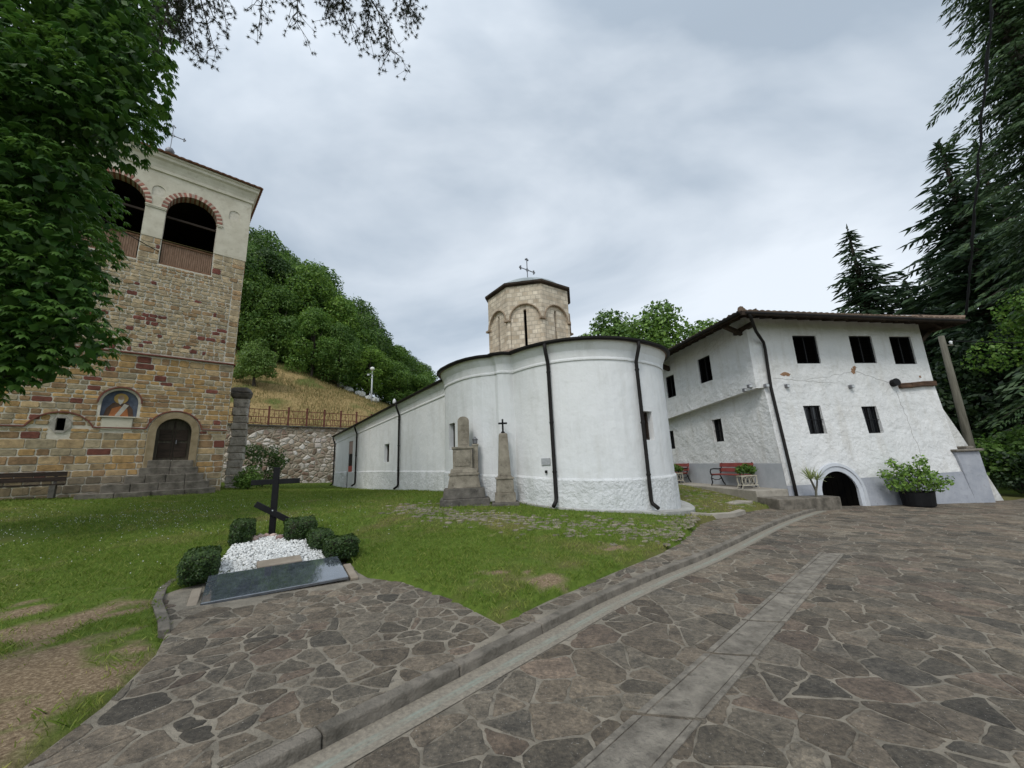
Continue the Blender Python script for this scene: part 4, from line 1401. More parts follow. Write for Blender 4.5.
# upper and lower front wall
w_up = [(1.93, 2.98, 4.93, 6.07), (4.47, 5.52, 4.93, 6.07), (6.35, 7.38, 4.88, 6.05)]
w_lo = [(1.76, 2.49, 2.22, 3.28), (4.25, 4.92, 2.17, 3.20)]
mb = MB()
mb.panel(rect(0, HW, 4.0, 6.98), [rect(*w) for w in w_up], lambda x, z: (x, 0, z), .14)
arch_h = arch(2.36, -.6, .12, .74, 16)
def frlow(x, z): return (x, bat(z), z)
loops = [rect(*w) for w in w_lo]
mb.panel(rect(.32, HW, 1.3, 4.0), loops, frlow, .16)
lowout = [(.32, -.6)] + [(2.36 - .74, -.6)] + [(2.36 + .74 * math.cos(math.pi * (1 - k / 16)), .12 + .74 * math.sin(math.pi * k / 16)) for k in range(17)] + [(2.36 + .74, -.6), (HW, -.6), (HW, 1.3), (.32, 1.3)]
mb.panel(lowout, [], frlow)
# cellar arch tunnel
tun = lowout[1:20]
mb.add([frlow(x, z) for x, z in tun] + [(x, 1.2, z) for x, z in tun], [(i, i + 1, len(tun) + i + 1, len(tun) + i) for i in range(len(tun) - 1)])
# side wall: jettied upper storey over a recessed lower storey
def zj(y): return 4.0 - .06 * y
s_up = [(2.36, 3.26, 4.84, 5.98), (5.35, 6.2, 4.66, 5.8), (8.4, 9.3, 4.6, 5.7)]
s_lo = [(2.66, 3.32, 2.18, 3.17), (6.6, 7.22, 2.03, 3.0)]
mb.panel([(0, 4.0), (HD, zj(HD)), (HD, 6.98), (0, 6.98)], [rect(*w) for w in s_up], lambda y, z: (0, y, z), .14, (1, 0, 0))
mb.panel([(-.3, -.6), (HD, -.6), (HD, zj(HD)), (0, 4.0), (-.02, 4.0)], [rect(*w) for w in s_lo], lambda y, z: (.32, (bat(z) if y < 0 else y), z), .28, (1, 0, 0))
mb.add([(0, 0, 4.0), (.32, 0, 4.0), (.32, HD, zj(HD)), (0, HD, zj(HD))], [(0, 1, 2, 3)])
mb.add([(HW, 0, -.6), (HW, HD, -.6), (HW, HD, 6.98), (HW, 0, 6.98)], [(0, 1, 2, 3)])
mb.add([(HW, 0, -.6), (HW, -.3, -.6), (HW, -.186, 1.3), (HW, 0, 4.0)], [(0, 1, 2, 3)])
mb.add([(0, HD, -.6), (HW, HD, -.6), (HW, HD, 6.98), (0, HD, 6.98)], [(0, 1, 2, 3)])
wl = mb.build('wall', M_house, hs)
# windows
def hwin(c, w, h, ax_, mat_in, bars=False, lab=None):
    """c centre of the opening at the recess plane; ax_='x' front, 'y' side"""
    m = MB(); p = MB(); b = MB()
    t = .04
    def bx(mm, du, dz, su, sz, dd, dep):
        if ax_ == 'x': mm.box((c[0] + du, c[1] + dd, c[2] + dz), (su, dep, sz))
        else: mm.box((c[0] + dd, c[1] + du, c[2] + dz), (dep, su, sz))
    for s_ in (-1, 1):
        bx(m, s_ * (w / 2 - t / 2), 0, t, h, 0, .07); bx(m, 0, s_ * (h / 2 - t / 2), w - 2 * t, t, 0, .07)
    bx(m, 0, 0, .045, h - 2 * t, 0, .05)
    bx(p, 0, 0, w, h, .05, .02)
    f = m.build('window', M_black, hs)
    p.build('pane', mat_in, f)
    if bars:
        for k in (-1, 0, 1): bx(b, k * w * .25, 0, .018, h, -.08, .018)
        bx(b, 0, 0, w, .018, -.08, .018)
        b.build('window_bar', M_black, f)
    else:
        for k in range(9): bx(b, 0, -h / 2 + .1 + k * (h - .2) / 8, w - .13, .05, .02, .018)
        b.build('louvre', M_void, f)
for x0, x1, z0, z1 in w_up: hwin(((x0 + x1) / 2, .09, (z0 + z1) / 2), x1 - x0, z1 - z0, 'x', M_void)
for x0, x1, z0, z1 in w_lo: hwin(((x0 + x1) / 2, bat((z0 + z1) / 2) + .13, (z0 + z1) / 2), x1 - x0, z1 - z0, 'x', M_glass, True)
for y0, y1, z0, z1 in s_up: hwin((.09, (y0 + y1) / 2, (z0 + z1) / 2), y1 - y0, z1 - z0, 'y', M_void)
for y0, y1, z0, z1 in s_lo: hwin((.48, (y0 + y1) / 2, (z0 + z1) / 2), y1 - y0, z1 - z0, 'y', M_glass, True)
# near-black sheet standing in for the unlit cellar opening, and its moulded arch
mb = MB(); mb.extrude_y(arch(2.36, -.6, .12, .745, 16), -.20, -.14)
cd = mb.build('cellar_dark_sheet', M_void, hs)
mb = MB()
for k in range(6): MB().box((1.75 + .245 * k, -.21, .0), (.225, .02, 1.15)).build('cellar_dark_strip', M_void, cd)
mb = MB()
def ar(r_, o_): return [(2.36 + r_ * math.cos(math.pi * (1 - k / 20)), bat(.12 + r_ * math.sin(math.pi * k / 20)) + o_, .12 + r_ * math.sin(math.pi * k / 20)) for k in range(21)]
def full(r_, o_): return [(2.36 - r_, bat(-.6) + o_, -.6)] + ar(r_, o_) + [(2.36 + r_, bat(-.6) + o_, -.6)]
mb.loft([full(1.04, .01), full(1.02, -.06), full(.92, -.07), full(.90, -.03), full(.74, -.03), full(.735, .14)], closed=False)
mb.build('arch_surround', whitewash('grey_arch_paint', base=(.50, .52, .55), stain=(.3, .3, .29), amount=.5, bs=.4, bd=.02), hs)
# painted plinths
mb = MB()
pf = lambda x, z: (x, bat(z) - .012, z)
mb.panel([(.31, -.6), (1.33, -.6), (1.33, .45), (.31, .45)], [], pf)
mb.build('blue_plinth', M_blue, hs); mb = MB()
mb.panel([(3.39, -.6), (HW, -.6), (HW, .62), (3.25, .58)], [], pf)
mb.build('blue_plinth', M_blue, hs)
mb = MB()
mb.panel([(-.3, -.5), (8.6, -.5), (8.6, 1.32), (7.0, 1.33), (7.0, 1.26), (-.2, 1.22)], [], lambda y, z: (.308, (bat(z) if y < 0 else y), z))
mb.build('grey_plinth', M_greyplinth, hs)
# sloping buttress at the right hand corner
mb = MB()
bo = [(HW - .02, -.6), (HW + 2.15, -.6), (HW + .95, 2.1), (HW - .02, 4.05)]
mb.extrude_y(bo, .25, 3.2)
mb.build('buttress', M_butt, hs)
# fallen plaster patches and crack lines
def blotch(cx, cz, rx, rz_, seed, y=-.004, n=16):
    q = random.Random(seed)
    return [(cx + rx * q.uniform(.45, 1.15) * math.cos(2 * math.pi * k / n), cz + rz_ * q.uniform(.45, 1.15) * math.sin(2 * math.pi * k / n)) for k in range(n)]
M_patch = noisy('bare_brick_earth', (.20, .11, .06), (.33, .2, .12), 9, .95, .6, .02, 30)
for i, (cx, cz, rx, rz_, y) in enumerate(((1.33, 4.52, .22, .1, -.006), (4.33, 4.62, .13, .18, -.006), (4.42, 4.75, .09, .1, -.006), (7.35, 4.35, .06, .06, -.006))):
    mb = MB(); mb.extrude_y(blotch(cx, cz, rx, rz_, i), y, y + .004); mb.build('bare_patch', M_patch, hs)
M_crack = noisy('crack_grey', (.2, .19, .17), (.3, .28, .25), 9, .95, 0)
q = random.Random(5)
def crack(x0, z0, x1, z1, n=14, w=.007):
    pts = []; mb = MB()
    for k in range(n + 1):
        x = x0 + (x1 - x0) * k / n + q.uniform(-.04, .04); z = z0 + (z1 - z0) * k / n + q.uniform(-.03, .03)
        pts.append((x, bat(z) - .003, z))
    for a, b in zip(pts, pts[1:]):
        mb.bar(a, b, .006, w * q.uniform(.4, 1.2), up=(0, 1, 0))
    mb.build('crack', M_crack, hs)
crack(.75, 4.35, 3.4, 4.15); crack(2.2, 4.3, 4.2, 4.55); crack(6.05, 3.75, 6.25, .8, 18); crack(4.4, 4.6, 6, 4.05)
# old timber let into the wall, with its round end
mb = MB()
tb = [(6.2, -.05, 3.98), (6.7, -.06, 4.0), (7.3, -.05, 4.05), (7.9, -.05, 4.06)]
for a, b in zip(tb, tb[1:]): mb.bar(a, b, .16, .2)
tm = mb.build('wall_timber', noisy('reddish_timber', (.035, .02, .013), (.13, .075, .045), 5, .9, .7, .03, 12, stretch=(.5, 3, 3)), hs, bevel=.03)
mb = MB(); mb.tube([(5.98, .1, 4.08), (5.95, -.2, 4.12)], [.13, .15], 11); mb.build('beam_end', M_black, tm)
# lamps and little boxes
for c in ((-.06, .25, 4.12), (-.08, .5, 4.02), (.35, -.09, 4.07), (1.25, -.06, 4.05), (4.0, -.08, 3.98)):
    mb = MB(); mb.box(c, (.14, .12, .13)); b_ = mb.build('wall_lamp', M_iron, hs, bevel=.015)
    MB().box((c[0], c[1] - .07, c[2] - .01), (.1, .03, .09)).build('lamp_glass', M_galv, b_)
# roof
e0 = Vector((-.92, -.98, 6.66)); e1 = Vector((HW + .8, -.98, 6.43)); e2 = Vector((HW + .8, HD + .9, 6.6)); e3 = Vector((-.92, HD + .9, 6.75))
r0 = Vector((HW / 2, 4.2, 8.55)); r1 = Vector((HW / 2, HD - 3.2, 8.6))
mb = MB()
tile_slope(mb, e0, e1, r0, 18, 40, .035, .03)
tile_slope(mb, e1, e2, r0, 18, 50, .035, .03, r1)
tile_slope(mb, e2, e3, r1, 18, 40, .035, .03)
tile_slope(mb, e3, e0, r1, 18, 50, .035, .03, r0)
rfh = mb.build('roof', M_tile_old, hs)
mb = MB()
for a, b in ((e0, r0), (e1, r0), (r0, r1)):
    mb.tube([a.lerp(b, t / 12) + Vector((0, 0, .06)) for t in range(13)], [.09 if t % 2 else .11 for t in range(13)], 8)
mb.build('ridge_tile', M_tile_old, rfh)
mb = MB()
dz = Vector((0, 0, -.07))
mb.add([e0 + dz, e1 + dz, e2 + dz, e3 + dz, r0 + dz * 1.5, r1 + dz * 1.5], [(0, 1, 4), (1, 2, 5, 4), (2, 3, 5), (3, 0, 4, 5)])
for a, b in ((e0, e1), (e1, e2), (e3, e0)):
    mb.bar(a + dz * 1.2, b + dz * 1.2, .05, .15)
mb.build('eave_board', M_soffit, hs)
mb = MB()
def roof_z(x, y):
    return 6.60 + (y + .98) * (8.5 - 6.6) / 5.18
for k in range(17):
    x = -.4 + k * .55
    zz = 6.66 - .23 * (x + .92) / 9.9
    MB().bar((x, -.93, zz - .13), (x, .3, zz + .30), .10, .13).build('rafter', M_soffit, hs)
for k in range(21):
    y = -.3 + k * .55
    MB().bar((-.88, y, 6.53 + .007 * y), (.3, y, 6.98), .10, .13).build('rafter', M_soffit, hs)
for k in range(10):
    y = -.3 + k * .8
    MB().bar((HW + .75, y, 6.32), (HW - .3, y, 6.8), .1, .13).build('rafter', M_soffit, hs)
mb = MB()
for a, b, w, h in (((.05, -.3, 6.42), (-.05, .55, 6.32), .2, .16), ((-.75, .2, 6.5), (.1, .3, 6.2), .15, .14), ((-.8, 5.7, 6.5), (.1, 5.7, 6.12), .2, .2), ((HW + .7, .2, 6.3), (HW - .1, .2, 5.7), .12, .14), ((HW + .7, -.6, 6.35), (HW + .7, 6, 6.35), .14, .16)):
    MB().bar(a, b, w, h).build('eave_bracket', M_soffit, hs)
# gutter and downpipe
mb = MB()
gp = []
for (dx, dz_) in ((0, .04), (.01, -.03), (.05, -.07), (.10, -.03), (.11, .05)):
    gp.append([(e0.x - .10 + dx - .02, y, 6.60 + dz_ + .007 * y) for y in (-1.0, HD)])
mb.loft(gp, closed=False)
mb.tube([(e0.x + .1, -1.08, 6.55), (e1.x, -1.08, 6.33)], .045, 8)
mb.build('gutter', M_darkmetal, hs)
mb = MB()
mb.tube([(-.7, -1.05, 6.54), (-.6, -1.0, 6.4), (.0, -.45, 6.08), (.55, -.1, 5.75), (.58, -.09, 5.5), (.52, -.1, 4.0), (.46, -.40, .6), (.46, -.43, -.02)], .055, 10)
mb.build('downpipe', M_darkmetal, hs, smooth=True)

# ------------------------------------------------------------------ gate pillar beside the house
gp_ = thing('gate_pillar', 'blue grey sloping masonry gate pier with a stone cap at the right of the house', 'gate pier', (17.45, 15.35, 0), R(4))
mb = MB(); mb.loft([[(x, y, z) for x, y in ((-.40 + a, -.3), (.36 + b, -.3), (.36 + b, .42), (-.40 + a, .42))] for a, b, z in ((.0, .0, -.8), (-.32, -.1, 1.35))], cap=True)
mb.build('pier', M_blue, gp_, bevel=.02)
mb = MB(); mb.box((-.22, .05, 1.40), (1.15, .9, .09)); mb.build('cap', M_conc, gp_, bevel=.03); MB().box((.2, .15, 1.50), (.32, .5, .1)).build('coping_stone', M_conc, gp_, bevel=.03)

# ------------------------------------------------------------------ terrace beside the house
def house_pt(x, y): 
    w_ = Matrix.Rotation(R(8), 3, 'Z') @ Vector((x, y, 0)); return (w_.x + HO[0], w_.y + HO[1])
mb = MB()
mb.prism([house_pt(*p) for p in ((.30, -.28), (.30, 9.5), (-.75, 9.5), (-.8, 3), (-.95, -.3))][::-1], -.5, lambda x, y: .37 - .002 * y)
o = mb.build('terrace', M_terr, bevel=.02); tag(o, kind='structure')
mb = MB()
mb.prism([house_pt(*p) for p in ((1.55, -.34), (-.97, -.31), (-1.05, -1.35), (-.3, -1.32), (1.6, -.95))], -.7, lambda x, y: .16 - .03 * (x - 8))
o = mb.build('terrace_step', M_stepstone, bevel=.03); tag(o, kind='structure')
mb = MB()
ed = [(4.62, 10.75), (5.3, 10.95), (6.1, 11.35), (6.7, 11.9)]
e2_ = offset_line(ed, -.16)
for i in range(3): mb.prism([ed[i], ed[i + 1], e2_[i + 1], e2_[i]][::-1], lambda x, y: lawn(x, y) - .1, lambda x, y: lawn(x, y) + .045)
o = mb.build('concrete_edging', M_terr); tag(o, kind='structure')
o = MB().prism([(7.0, 13.0), (7.9, 13.5), (7.6, 13.9), (6.8, 13.35)], -.3, .06).build('stone_slab', M_terr, bevel=.02); tag(o, kind='structure')

# ------------------------------------------------------------------ hillside, retaining wall, railing
HP = Vector((-20.4, 29.0)); HW_ = Vector((math.sin(R(47)), math.cos(R(47)))); HN = Vector((-HW_.y, HW_.x))
def hill_sd(s, d):
    sl_ = np.interp(s, [-40, -20, 8, 25, 50, 90], [.5, .55, .5, .3, .12, .08]); z0 = np.interp(s, [-40, -20, 8, 30, 60, 90], [5.2, 5.4, 5.2, 3.5, 1.0, .2])
    dd = min(max(d, 0), 75)
    g_ = dd if dd < 40 else 40 + (dd - 40) * .35
    return float(z0 + sl_ * g_)
def hill(x, y):
    p = Vector((x, y)) - HP
    return hill_sd(p.dot(HW_), p.dot(HN))
ss = np.concatenate([np.arange(-60, -14, 4), np.arange(-14, 34, .8), np.arange(34, 150, 5)]); dd = np.concatenate([[-.35, 0], np.arange(.5, 24, .6), np.arange(24, 90, 5)])
V, Cc = [], []
for d in dd:
    for s in ss:
        dx = d if not (d == -.35 and s > 31) else -9
        p = HP + HW_ * float(s) + HN * float(dx)
        z = hill_sd(s, d) if d >= 0 else -.6
        if d > .3: z += .22 * noise.noise((p.x * .3, p.y * .3, 1)) + .07 * noise.noise((p.x * 1.3, p.y * 1.3, 5))
        V.append((p.x, p.y, z))
        k = min(max(.8 - d * .02 + .7 * noise.fractal((p.x * .22, p.y * .22, 3), .6, 2, 4), 0), 1)
        Cc.append((0, k, 0))
ns = len(ss)
Q = [(j * ns + i, j * ns + i + 1, (j + 1) * ns + i + 1, (j + 1) * ns + i) for j in range(len(dd) - 1) for i in range(ns - 1)]
M_hill, _t, _b = new_mat('dry_hill_grass')
_v = coord(_t)
_n1 = tex_noise(_t, .5, 6, .7, _v); _n2 = tex_noise(_t, 5, 6, .75, _v)
_a = nd(_t, 'ShaderNodeAttribute', attribute_name='Col'); _s = nd(_t, 'ShaderNodeSeparateColor'); _t.links.new(_a.outputs['Color'], _s.inputs[0])
_y = ramp(_t, _n2.outputs['Fac'], [(.3, (.20, .14, .06)), (.7, (.40, .295, .14))]); _g = ramp(_t, _n2.outputs['Fac'], [(.3, (.06, .085, .022)), (.7, (.15, .165, .05))])
_t.links.new(mixc(_t, _g, _y, ramp(_t, _s.outputs[1], [(.25, (0, 0, 0)), (.6, (1, 1, 1))])), _b.inputs['Base Color'])
_b.inputs['Roughness'].default_value = .95; _b.inputs['Specular IOR Level'].default_value = .05
bump(_t, _b, _n2.outputs['Fac'], .9, .12)
o = np_mesh('hillside', V, Q, M_hill, col=np.array(Cc), smooth=True); tag(o, kind='structure')
# dry tufts on the slope
g = np.random.default_rng(31)
s_ = g.uniform(-3, 24, 26000); d_ = g.uniform(.1, 20, 26000)
px_ = HP.x + HW_.x * s_ + HN.x * d_; py_ = HP.y + HW_.y * s_ + HN.y * d_
pz_ = np.array([hill_sd(a, b) for a, b in zip(s_, d_)])
a_ = g.uniform(0, 6.28, 26000); h_ = g.uniform(.12, .38, 26000); w_ = g.uniform(.02, .05, 26000)
V = np.empty((26000, 3, 3))
V[:, 0] = np.stack([px_ - np.cos(a_) * w_, py_ - np.sin(a_) * w_, pz_ - .1], 1); V[:, 1] = np.stack([px_ + np.cos(a_) * w_, py_ + np.sin(a_) * w_, pz_ - .1], 1)
V[:, 2] = np.stack([px_ + g.normal(0, .1, 26000), py_ + g.normal(0, .1, 26000), pz_ + h_], 1)
c_ = np.clip(g.normal(.62, .3, 26000) - .02 * d_, 0, 1)
M_tuft = leaf_mat('dry_tufts', (.12, .125, .04), (.44, .33, .16), .25, spec=.1)
o = np_mesh('dry_grass', V.reshape(-1, 3), np.arange(78000).reshape(-1, 3), M_tuft, col=np.repeat(c_, 3)[:, None].repeat(3, 1)); tag(o, kind='stuff')

M_rubble, _t, _b = new_mat('rubble_masonry')
_v = coord(_t, (1, 1, 1.25))
_w = tex_noise(_t, 2.2, 3, .5, _v)
_vm = nd(_t, 'ShaderNodeVectorMath', operation='MULTIPLY_ADD'); _t.links.new(_w.outputs['Color'], _vm.inputs[0]); _vm.inputs[1].default_value = (.22, .22, .22); _t.links.new(_v, _vm.inputs[2])
_vo = nd(_t, 'ShaderNodeTexVoronoi'); _vo.inputs['Scale'].default_value = 2.4; _t.links.new(_vm.outputs[0], _vo.inputs['Vector'])
_ve = nd(_t, 'ShaderNodeTexVoronoi', feature='DISTANCE_TO_EDGE'); _ve.inputs['Scale'].default_value = 2.4; _t.links.new(_vm.outputs[0], _ve.inputs['Vector'])
_sc = nd(_t, 'ShaderNodeSeparateColor'); _t.links.new(_vo.outputs['Color'], _sc.inputs[0])
_c = ramp(_t, _sc.outputs[0], [(0, (.17, .125, .085)), (.25, (.33, .26, .185)), (.45, (.46, .40, .32)), (.62, (.25, .16, .11)), (.8, (.70, .66, .60)), (1, (.40, .33, .24))])
_n = tex_noise(_t, 9, 5, .7, _v)
_c = mixc(_t, _c, ramp(_t, _n.outputs['Fac'], [(.3, (.7, .7, .7)), (.7, (1.25, 1.2, 1.2))]), 1.0, 'MULTIPLY')
_c = mixc(_t, (.34, .29, .22), _c, ramp(_t, _ve.outputs['Distance'], [(.03, (0, 0, 0)), (.09, (1, 1, 1))]))
_t.links.new(_c, _b.inputs['Base Color']); _b.inputs['Roughness'].default_value = .95
bump(_t, _b, ramp(_t, _ve.outputs['Distance'], [(0, (0, 0, 0)), (.2, (1, 1, 1))]), 1.0, .06)
hz = R(43)
rw = thing('retaining_wall', 'long rubble stone retaining wall holding up the dry grass hillside', 'wall', (HP.x, HP.y, 0), hz)
mb = MB()
mb.loft([[(x, -.42 + b, z if k != 1 else float(np.interp(x, [-20, 8, 30], [5.38, 5.18, 3.5]))) for x in np.arange(-18, 31, 1.0)] for b, z, k in ((-.35, -.5, 0), (0, 0, 1), (.3, 0, 1))], closed=False)
mb.build('wall', M_rubble, rw)
mb = MB()
for x in np.arange(-18, 30, 1.0):
    z = float(np.interp(x + .5, [-20, 8, 30], [5.38, 5.18, 3.5]))
    mb.box((x + .5, -.32, z + .05), (.99, .5, .1))
mb.build('coping', M_gravedark, rw)
rl = thing('railing', 'rust red iron railing with patterned panels along the retaining wall top', 'railing', (HP.x, HP.y, 0), hz)
post = None
def rz_(x): return float(np.interp(x, [-20, 8, 30], [5.48, 5.28, 3.6]))
pmesh = MB().box((0, 0, .72), (.12, .12, 1.44)).box((0, 0, 1.46), (.16, .16, .05))
pan = MB()
W_ = 1.36
for z in (.14, .62, 1.2): pan.box((W_ / 2, 0, z), (W_ - .12, .04, .05))
for k in range(1, 8):
    x = .06 + (W_ - .12) * k / 8
    z0, z1 = (.14, 1.2) if k in (4,) else ((.14, .62) if k % 2 else (.62, 1.2))
    pan.box((x, 0, (z0 + z1) / 2), (.035, .03, z1 - z0))
pan.box((W_ / 2 - .3, 0, .9), (.3, .03, .03)).box((W_ / 2 + .3, 0, .38), (.3, .03, .03))
pp = pmesh.build('post', M_rust, rl); pa = pan.build('panel', M_rust, rl)
for k in range(-5, 15):
    x = .15 + k * W_
    a, b = (pp, pa) if k == -5 else (pp.copy(), pa.copy())
    if k != -5:
        C.objects.link(a); C.objects.link(b); a.parent = rl; b.parent = rl
    a.location = (x, -.3, rz_(x)); b.location = (x, -.3, rz_(x + W_ / 2))

# ------------------------------------------------------------------ foliage builders
M_leafA = leaf_mat('broad_leaves', (.045, .105, .018), (.20, .33, .06), .35, vary=.42)
M_leafB = leaf_mat('bright_leaves', (.06, .14, .02), (.21, .33, .06), .4, vary=.25)
M_leafC = leaf_mat('chestnut_leaves', (.03, .088, .014), (.15, .27, .045), .38, rough=.5, spec=.3)
M_leafD = leaf_mat('dark_evergreen_leaves', (.010, .026, .010), (.04, .075, .022), .2, vary=.2)
M_needle = leaf_mat('spruce_needles', (.02, .046, .02), (.085, .14, .055), .2, vary=.2)
M_box = leaf_mat('box_leaves', (.018, .045, .009), (.075, .125, .022), .2)
M_pineN = leaf_mat('pine_needles', (.020, .026, .014), (.055, .065, .035), .15)

def leaf_quads(P, size, g, up=.35, asp=.62, nrm=None):
    """diamond leaves at points P"""
    n = len(P)
    d = g.normal(0, 1, (n, 3))
    if nrm is not None: d = d * .75 + nrm * 1.1
    d[:, 2] += up
    d /= np.linalg.norm(d, axis=1, keepdims=True)
    t = np.cross(d, g.normal(0, 1, (n, 3))); t /= np.linalg.norm(t, axis=1, keepdims=True)
    b = np.cross(d, t)
    s = size * g.uniform(.6, 1.35, (n, 1))
    V = np.empty((n, 4, 3))
    V[:, 0] = P - t * s * .5; V[:, 2] = P + t * s * .5
    V[:, 1] = P + b * s * asp * .5 - d * s * .06; V[:, 3] = P - b * s * asp * .5 - d * s * .06
    return V.reshape(-1, 3), np.arange(n * 4).reshape(n, 4)

def crown_points(blobs, n, g, inner=.55, lumpy=.42):
    """points in lumpy shells around blobs (x,y,z,r)"""
    B = np.array(blobs)
    w = B[:, 3] ** 2; k = g.choice(len(B), n, p=w / w.sum())
    d = g.normal(0, 1, (n, 3)); d /= np.linalg.norm(d, axis=1, keepdims=True)
    rr = B[k, 3] * (inner + (1 - inner) * g.random(n) ** .45)
    lump = np.array([noise.noise(tuple(v)) for v in (d * 1.7 + k[:, None] * 3.7)])
    rr *= 1 + lumpy * lump
    P = B[k, :3] + d * rr[:, None] * np.array([1, 1, .85])
    return P, d, k

def blobs_for(h, wd, g, n=26, base=.28):
    bl = []
    for i in range(n):
        t = (i + .5) / n
        z = h * (base + (1 - base) * (.12 + .8 * t))
        prof = math.sin(math.pi * min(max((t * .86 + .14), 0), 1)) ** .7
        a = i * 2.4 + g.uniform(-.5, .5)
        rad = wd * prof * g.uniform(.3, .88)
        bl.append((rad * math.cos(a), rad * math.sin(a), z + g.normal(0, h * .03), wd * g.uniform(.2, .46)))
    bl.append((0, 0, h * .93, wd * .34))
    return bl

def limbs(mb, bl, h, r0, g, base=.3):
    mb.tube([(0, 0, -.4), (.05, 0, h * base * .5), (-.04, .05, h * base), (.06, -.04, h * .6), (0, 0, h * .88)], [r0 * 1.25, r0, r0 * .8, r0 * .45, r0 * .1], 9)
    for b in bl[::2]:
        z0 = h * base + (b[2] - h * base) * .45
        if z0 < h * .15: z0 = h * .15
        mb.tube([(0, 0, z0), (b[0] * .5, b[1] * .5, (z0 + b[2]) / 2 + .1), (b[0], b[1], b[2])], [r0 * .4, r0 * .25, r0 * .08], 6)

def make_tree(name, h, wd, n, leaf, mat, seed, label, cat, group=None, blobs=None, r0=None, base=.28, bright=(.3, .28)):
    g = np.random.default_rng(seed)
    t = thing(name, label, cat, group=group)
    bl = blobs or blobs_for(h, wd, g, base=base)
    P, d, k = crown_points(bl, n, g)
    V, Q = leaf_quads(P, leaf, g, nrm=d)
    hue = g.normal(0, .12, len(bl))[k]
    c = np.clip(g.normal(bright[0], bright[1], n) + hue, 0, 1)
    np_mesh('crown', V, Q, mat, t, col=np.repeat(c, 4)[:, None].repeat(3, 1))
    mb = MB(); limbs(mb, bl, h, r0 or h * .022, g, base)
    mb.build('trunk', M_bark, t, smooth=True)
    return t

def put(src, first, x, y, z, s, rz, label=None, group=None):
    o = src if first else copy_tree(src)
    o.location = (x, y, z); o.scale = (s, s, s) if not isinstance(s, tuple) else s
    o.rotation_euler = (0, 0, rz)
    if label: o['label'] = label
    if group: o['group'] = group
    return o

# wood on the hillside: three kinds of broadleaved tree
HL = 'broad leafed green tree of the dense wood covering the hillside'
HG = 'trees of the wood on the hillside'
protos = [make_tree('hillside_tree', 14, 4.8, 16000, .31, M_leafA, 41, HL, 'tree', HG, base=.05),
          make_tree('hillside_tree', 12, 4.6, 15000, .30, M_leafB, 42, HL, 'tree', HG, base=.03),
          make_tree('hillside_tree', 15, 4.5, 13000, .33, M_leafA, 43, HL, 'tree', HG, base=.08, bright=(.15, .2))]
used = [False] * 3
tr = random.Random(8)
def skyz(x, y):
    """height of the wood's skyline seen over this spot"""
    b = x / y
    return 1.6 + y * float(np.interp(b, [-.80, -.70, -.60, -.48, -.42, -.345, -.27, -.2, -.1], [.74, .70, .63, .52, .455, .385, .30, .25, .2]))
spots = []
for row, (d0, n_) in enumerate(((0, 9), (5.5, 9), (11, 9), (18, 8))):
    for i in range(n_):
        t_ = (i + .5 * (row % 2)) / (n_ - 1)
        x = -36 + 26 * t_ + tr.uniform(-.8, .8); y = float(np.interp(x, [-36, -30, -24, -17.5, -10], [46, 48, 48.3, 54, 62])) + tr.uniform(-1, 1)
        p = Vector((x, y)) + HN * d0
        spots.append((p.x, p.y, row))
for (x, y, row) in spots:
    zb = hill(x, y); hh = (skyz(x, y) - zb) * (tr.uniform(.80, 1.04) if row else tr.uniform(.6, .82))
    hh = min(max(hh, 5.5), 19)
    k = tr.choice((0, 1, 2)) if row else tr.choice((1, 1, 0))
    s = hh / (14, 12, 15)[k]
    put(protos[k], not used[k], x, y, zb - .3, (max(s, .72), max(s, .72), s), tr.uniform(0, 6.28)); used[k] = True

# trees seen over the church and house roofs
t3 = make_tree('garden_tree', 12, 4.2, 12000, .30, M_leafA, 51, 'rounded green tree rising behind the gap between church and house roofs', 'tree', 'trees behind the roofs', base=.15, bright=(.5, .25))
put(t3, True, 9.6, 34, 1.5, (1.2, 1.2, 1.1), .3, 'round topped green tree showing just right of the church dome')
put(t3, False, 14.2, 35, 1.2, (1.25, 1.25, 1.2), 2.1, 'tallest green tree in the gap between church roof and house roof')
put(t3, False, 19.4, 37, 1.0, (1.2, 1.2, 1.13), 4.0, 'green tree half hidden directly behind the house roof corner')
# small bright tree beside the tower
t4 = make_tree('young_tree', 5.2, 2.1, 7000, .20, M_leafB, 52, 'small bright green tree on the dry slope just right of the bell tower', 'tree', None, base=.14, r0=.16, bright=(.65, .25), blobs=[(0, 0, 3.9, 1.0), (.9, .2, 3.1, 1.05), (-.8, -.1, 3.3, .95), (.2, -.8, 2.6, 1.1), (1.3, -.3, 2.1, .85), (-1.2, .3, 2.2, .9), (.1, .6, 2.2, 1.0), (-.5, -.9, 1.6, .8), (.8, -.9, 1.4, .75), (-1.4, -.4, 1.3, .6), (1.7, 0, 1.3, .55), (.3, .1, 4.6, .55)])
put(t4, True, -25.7, 37.3, hill(-25.7, 37.3) - .1, 1.0, 0)

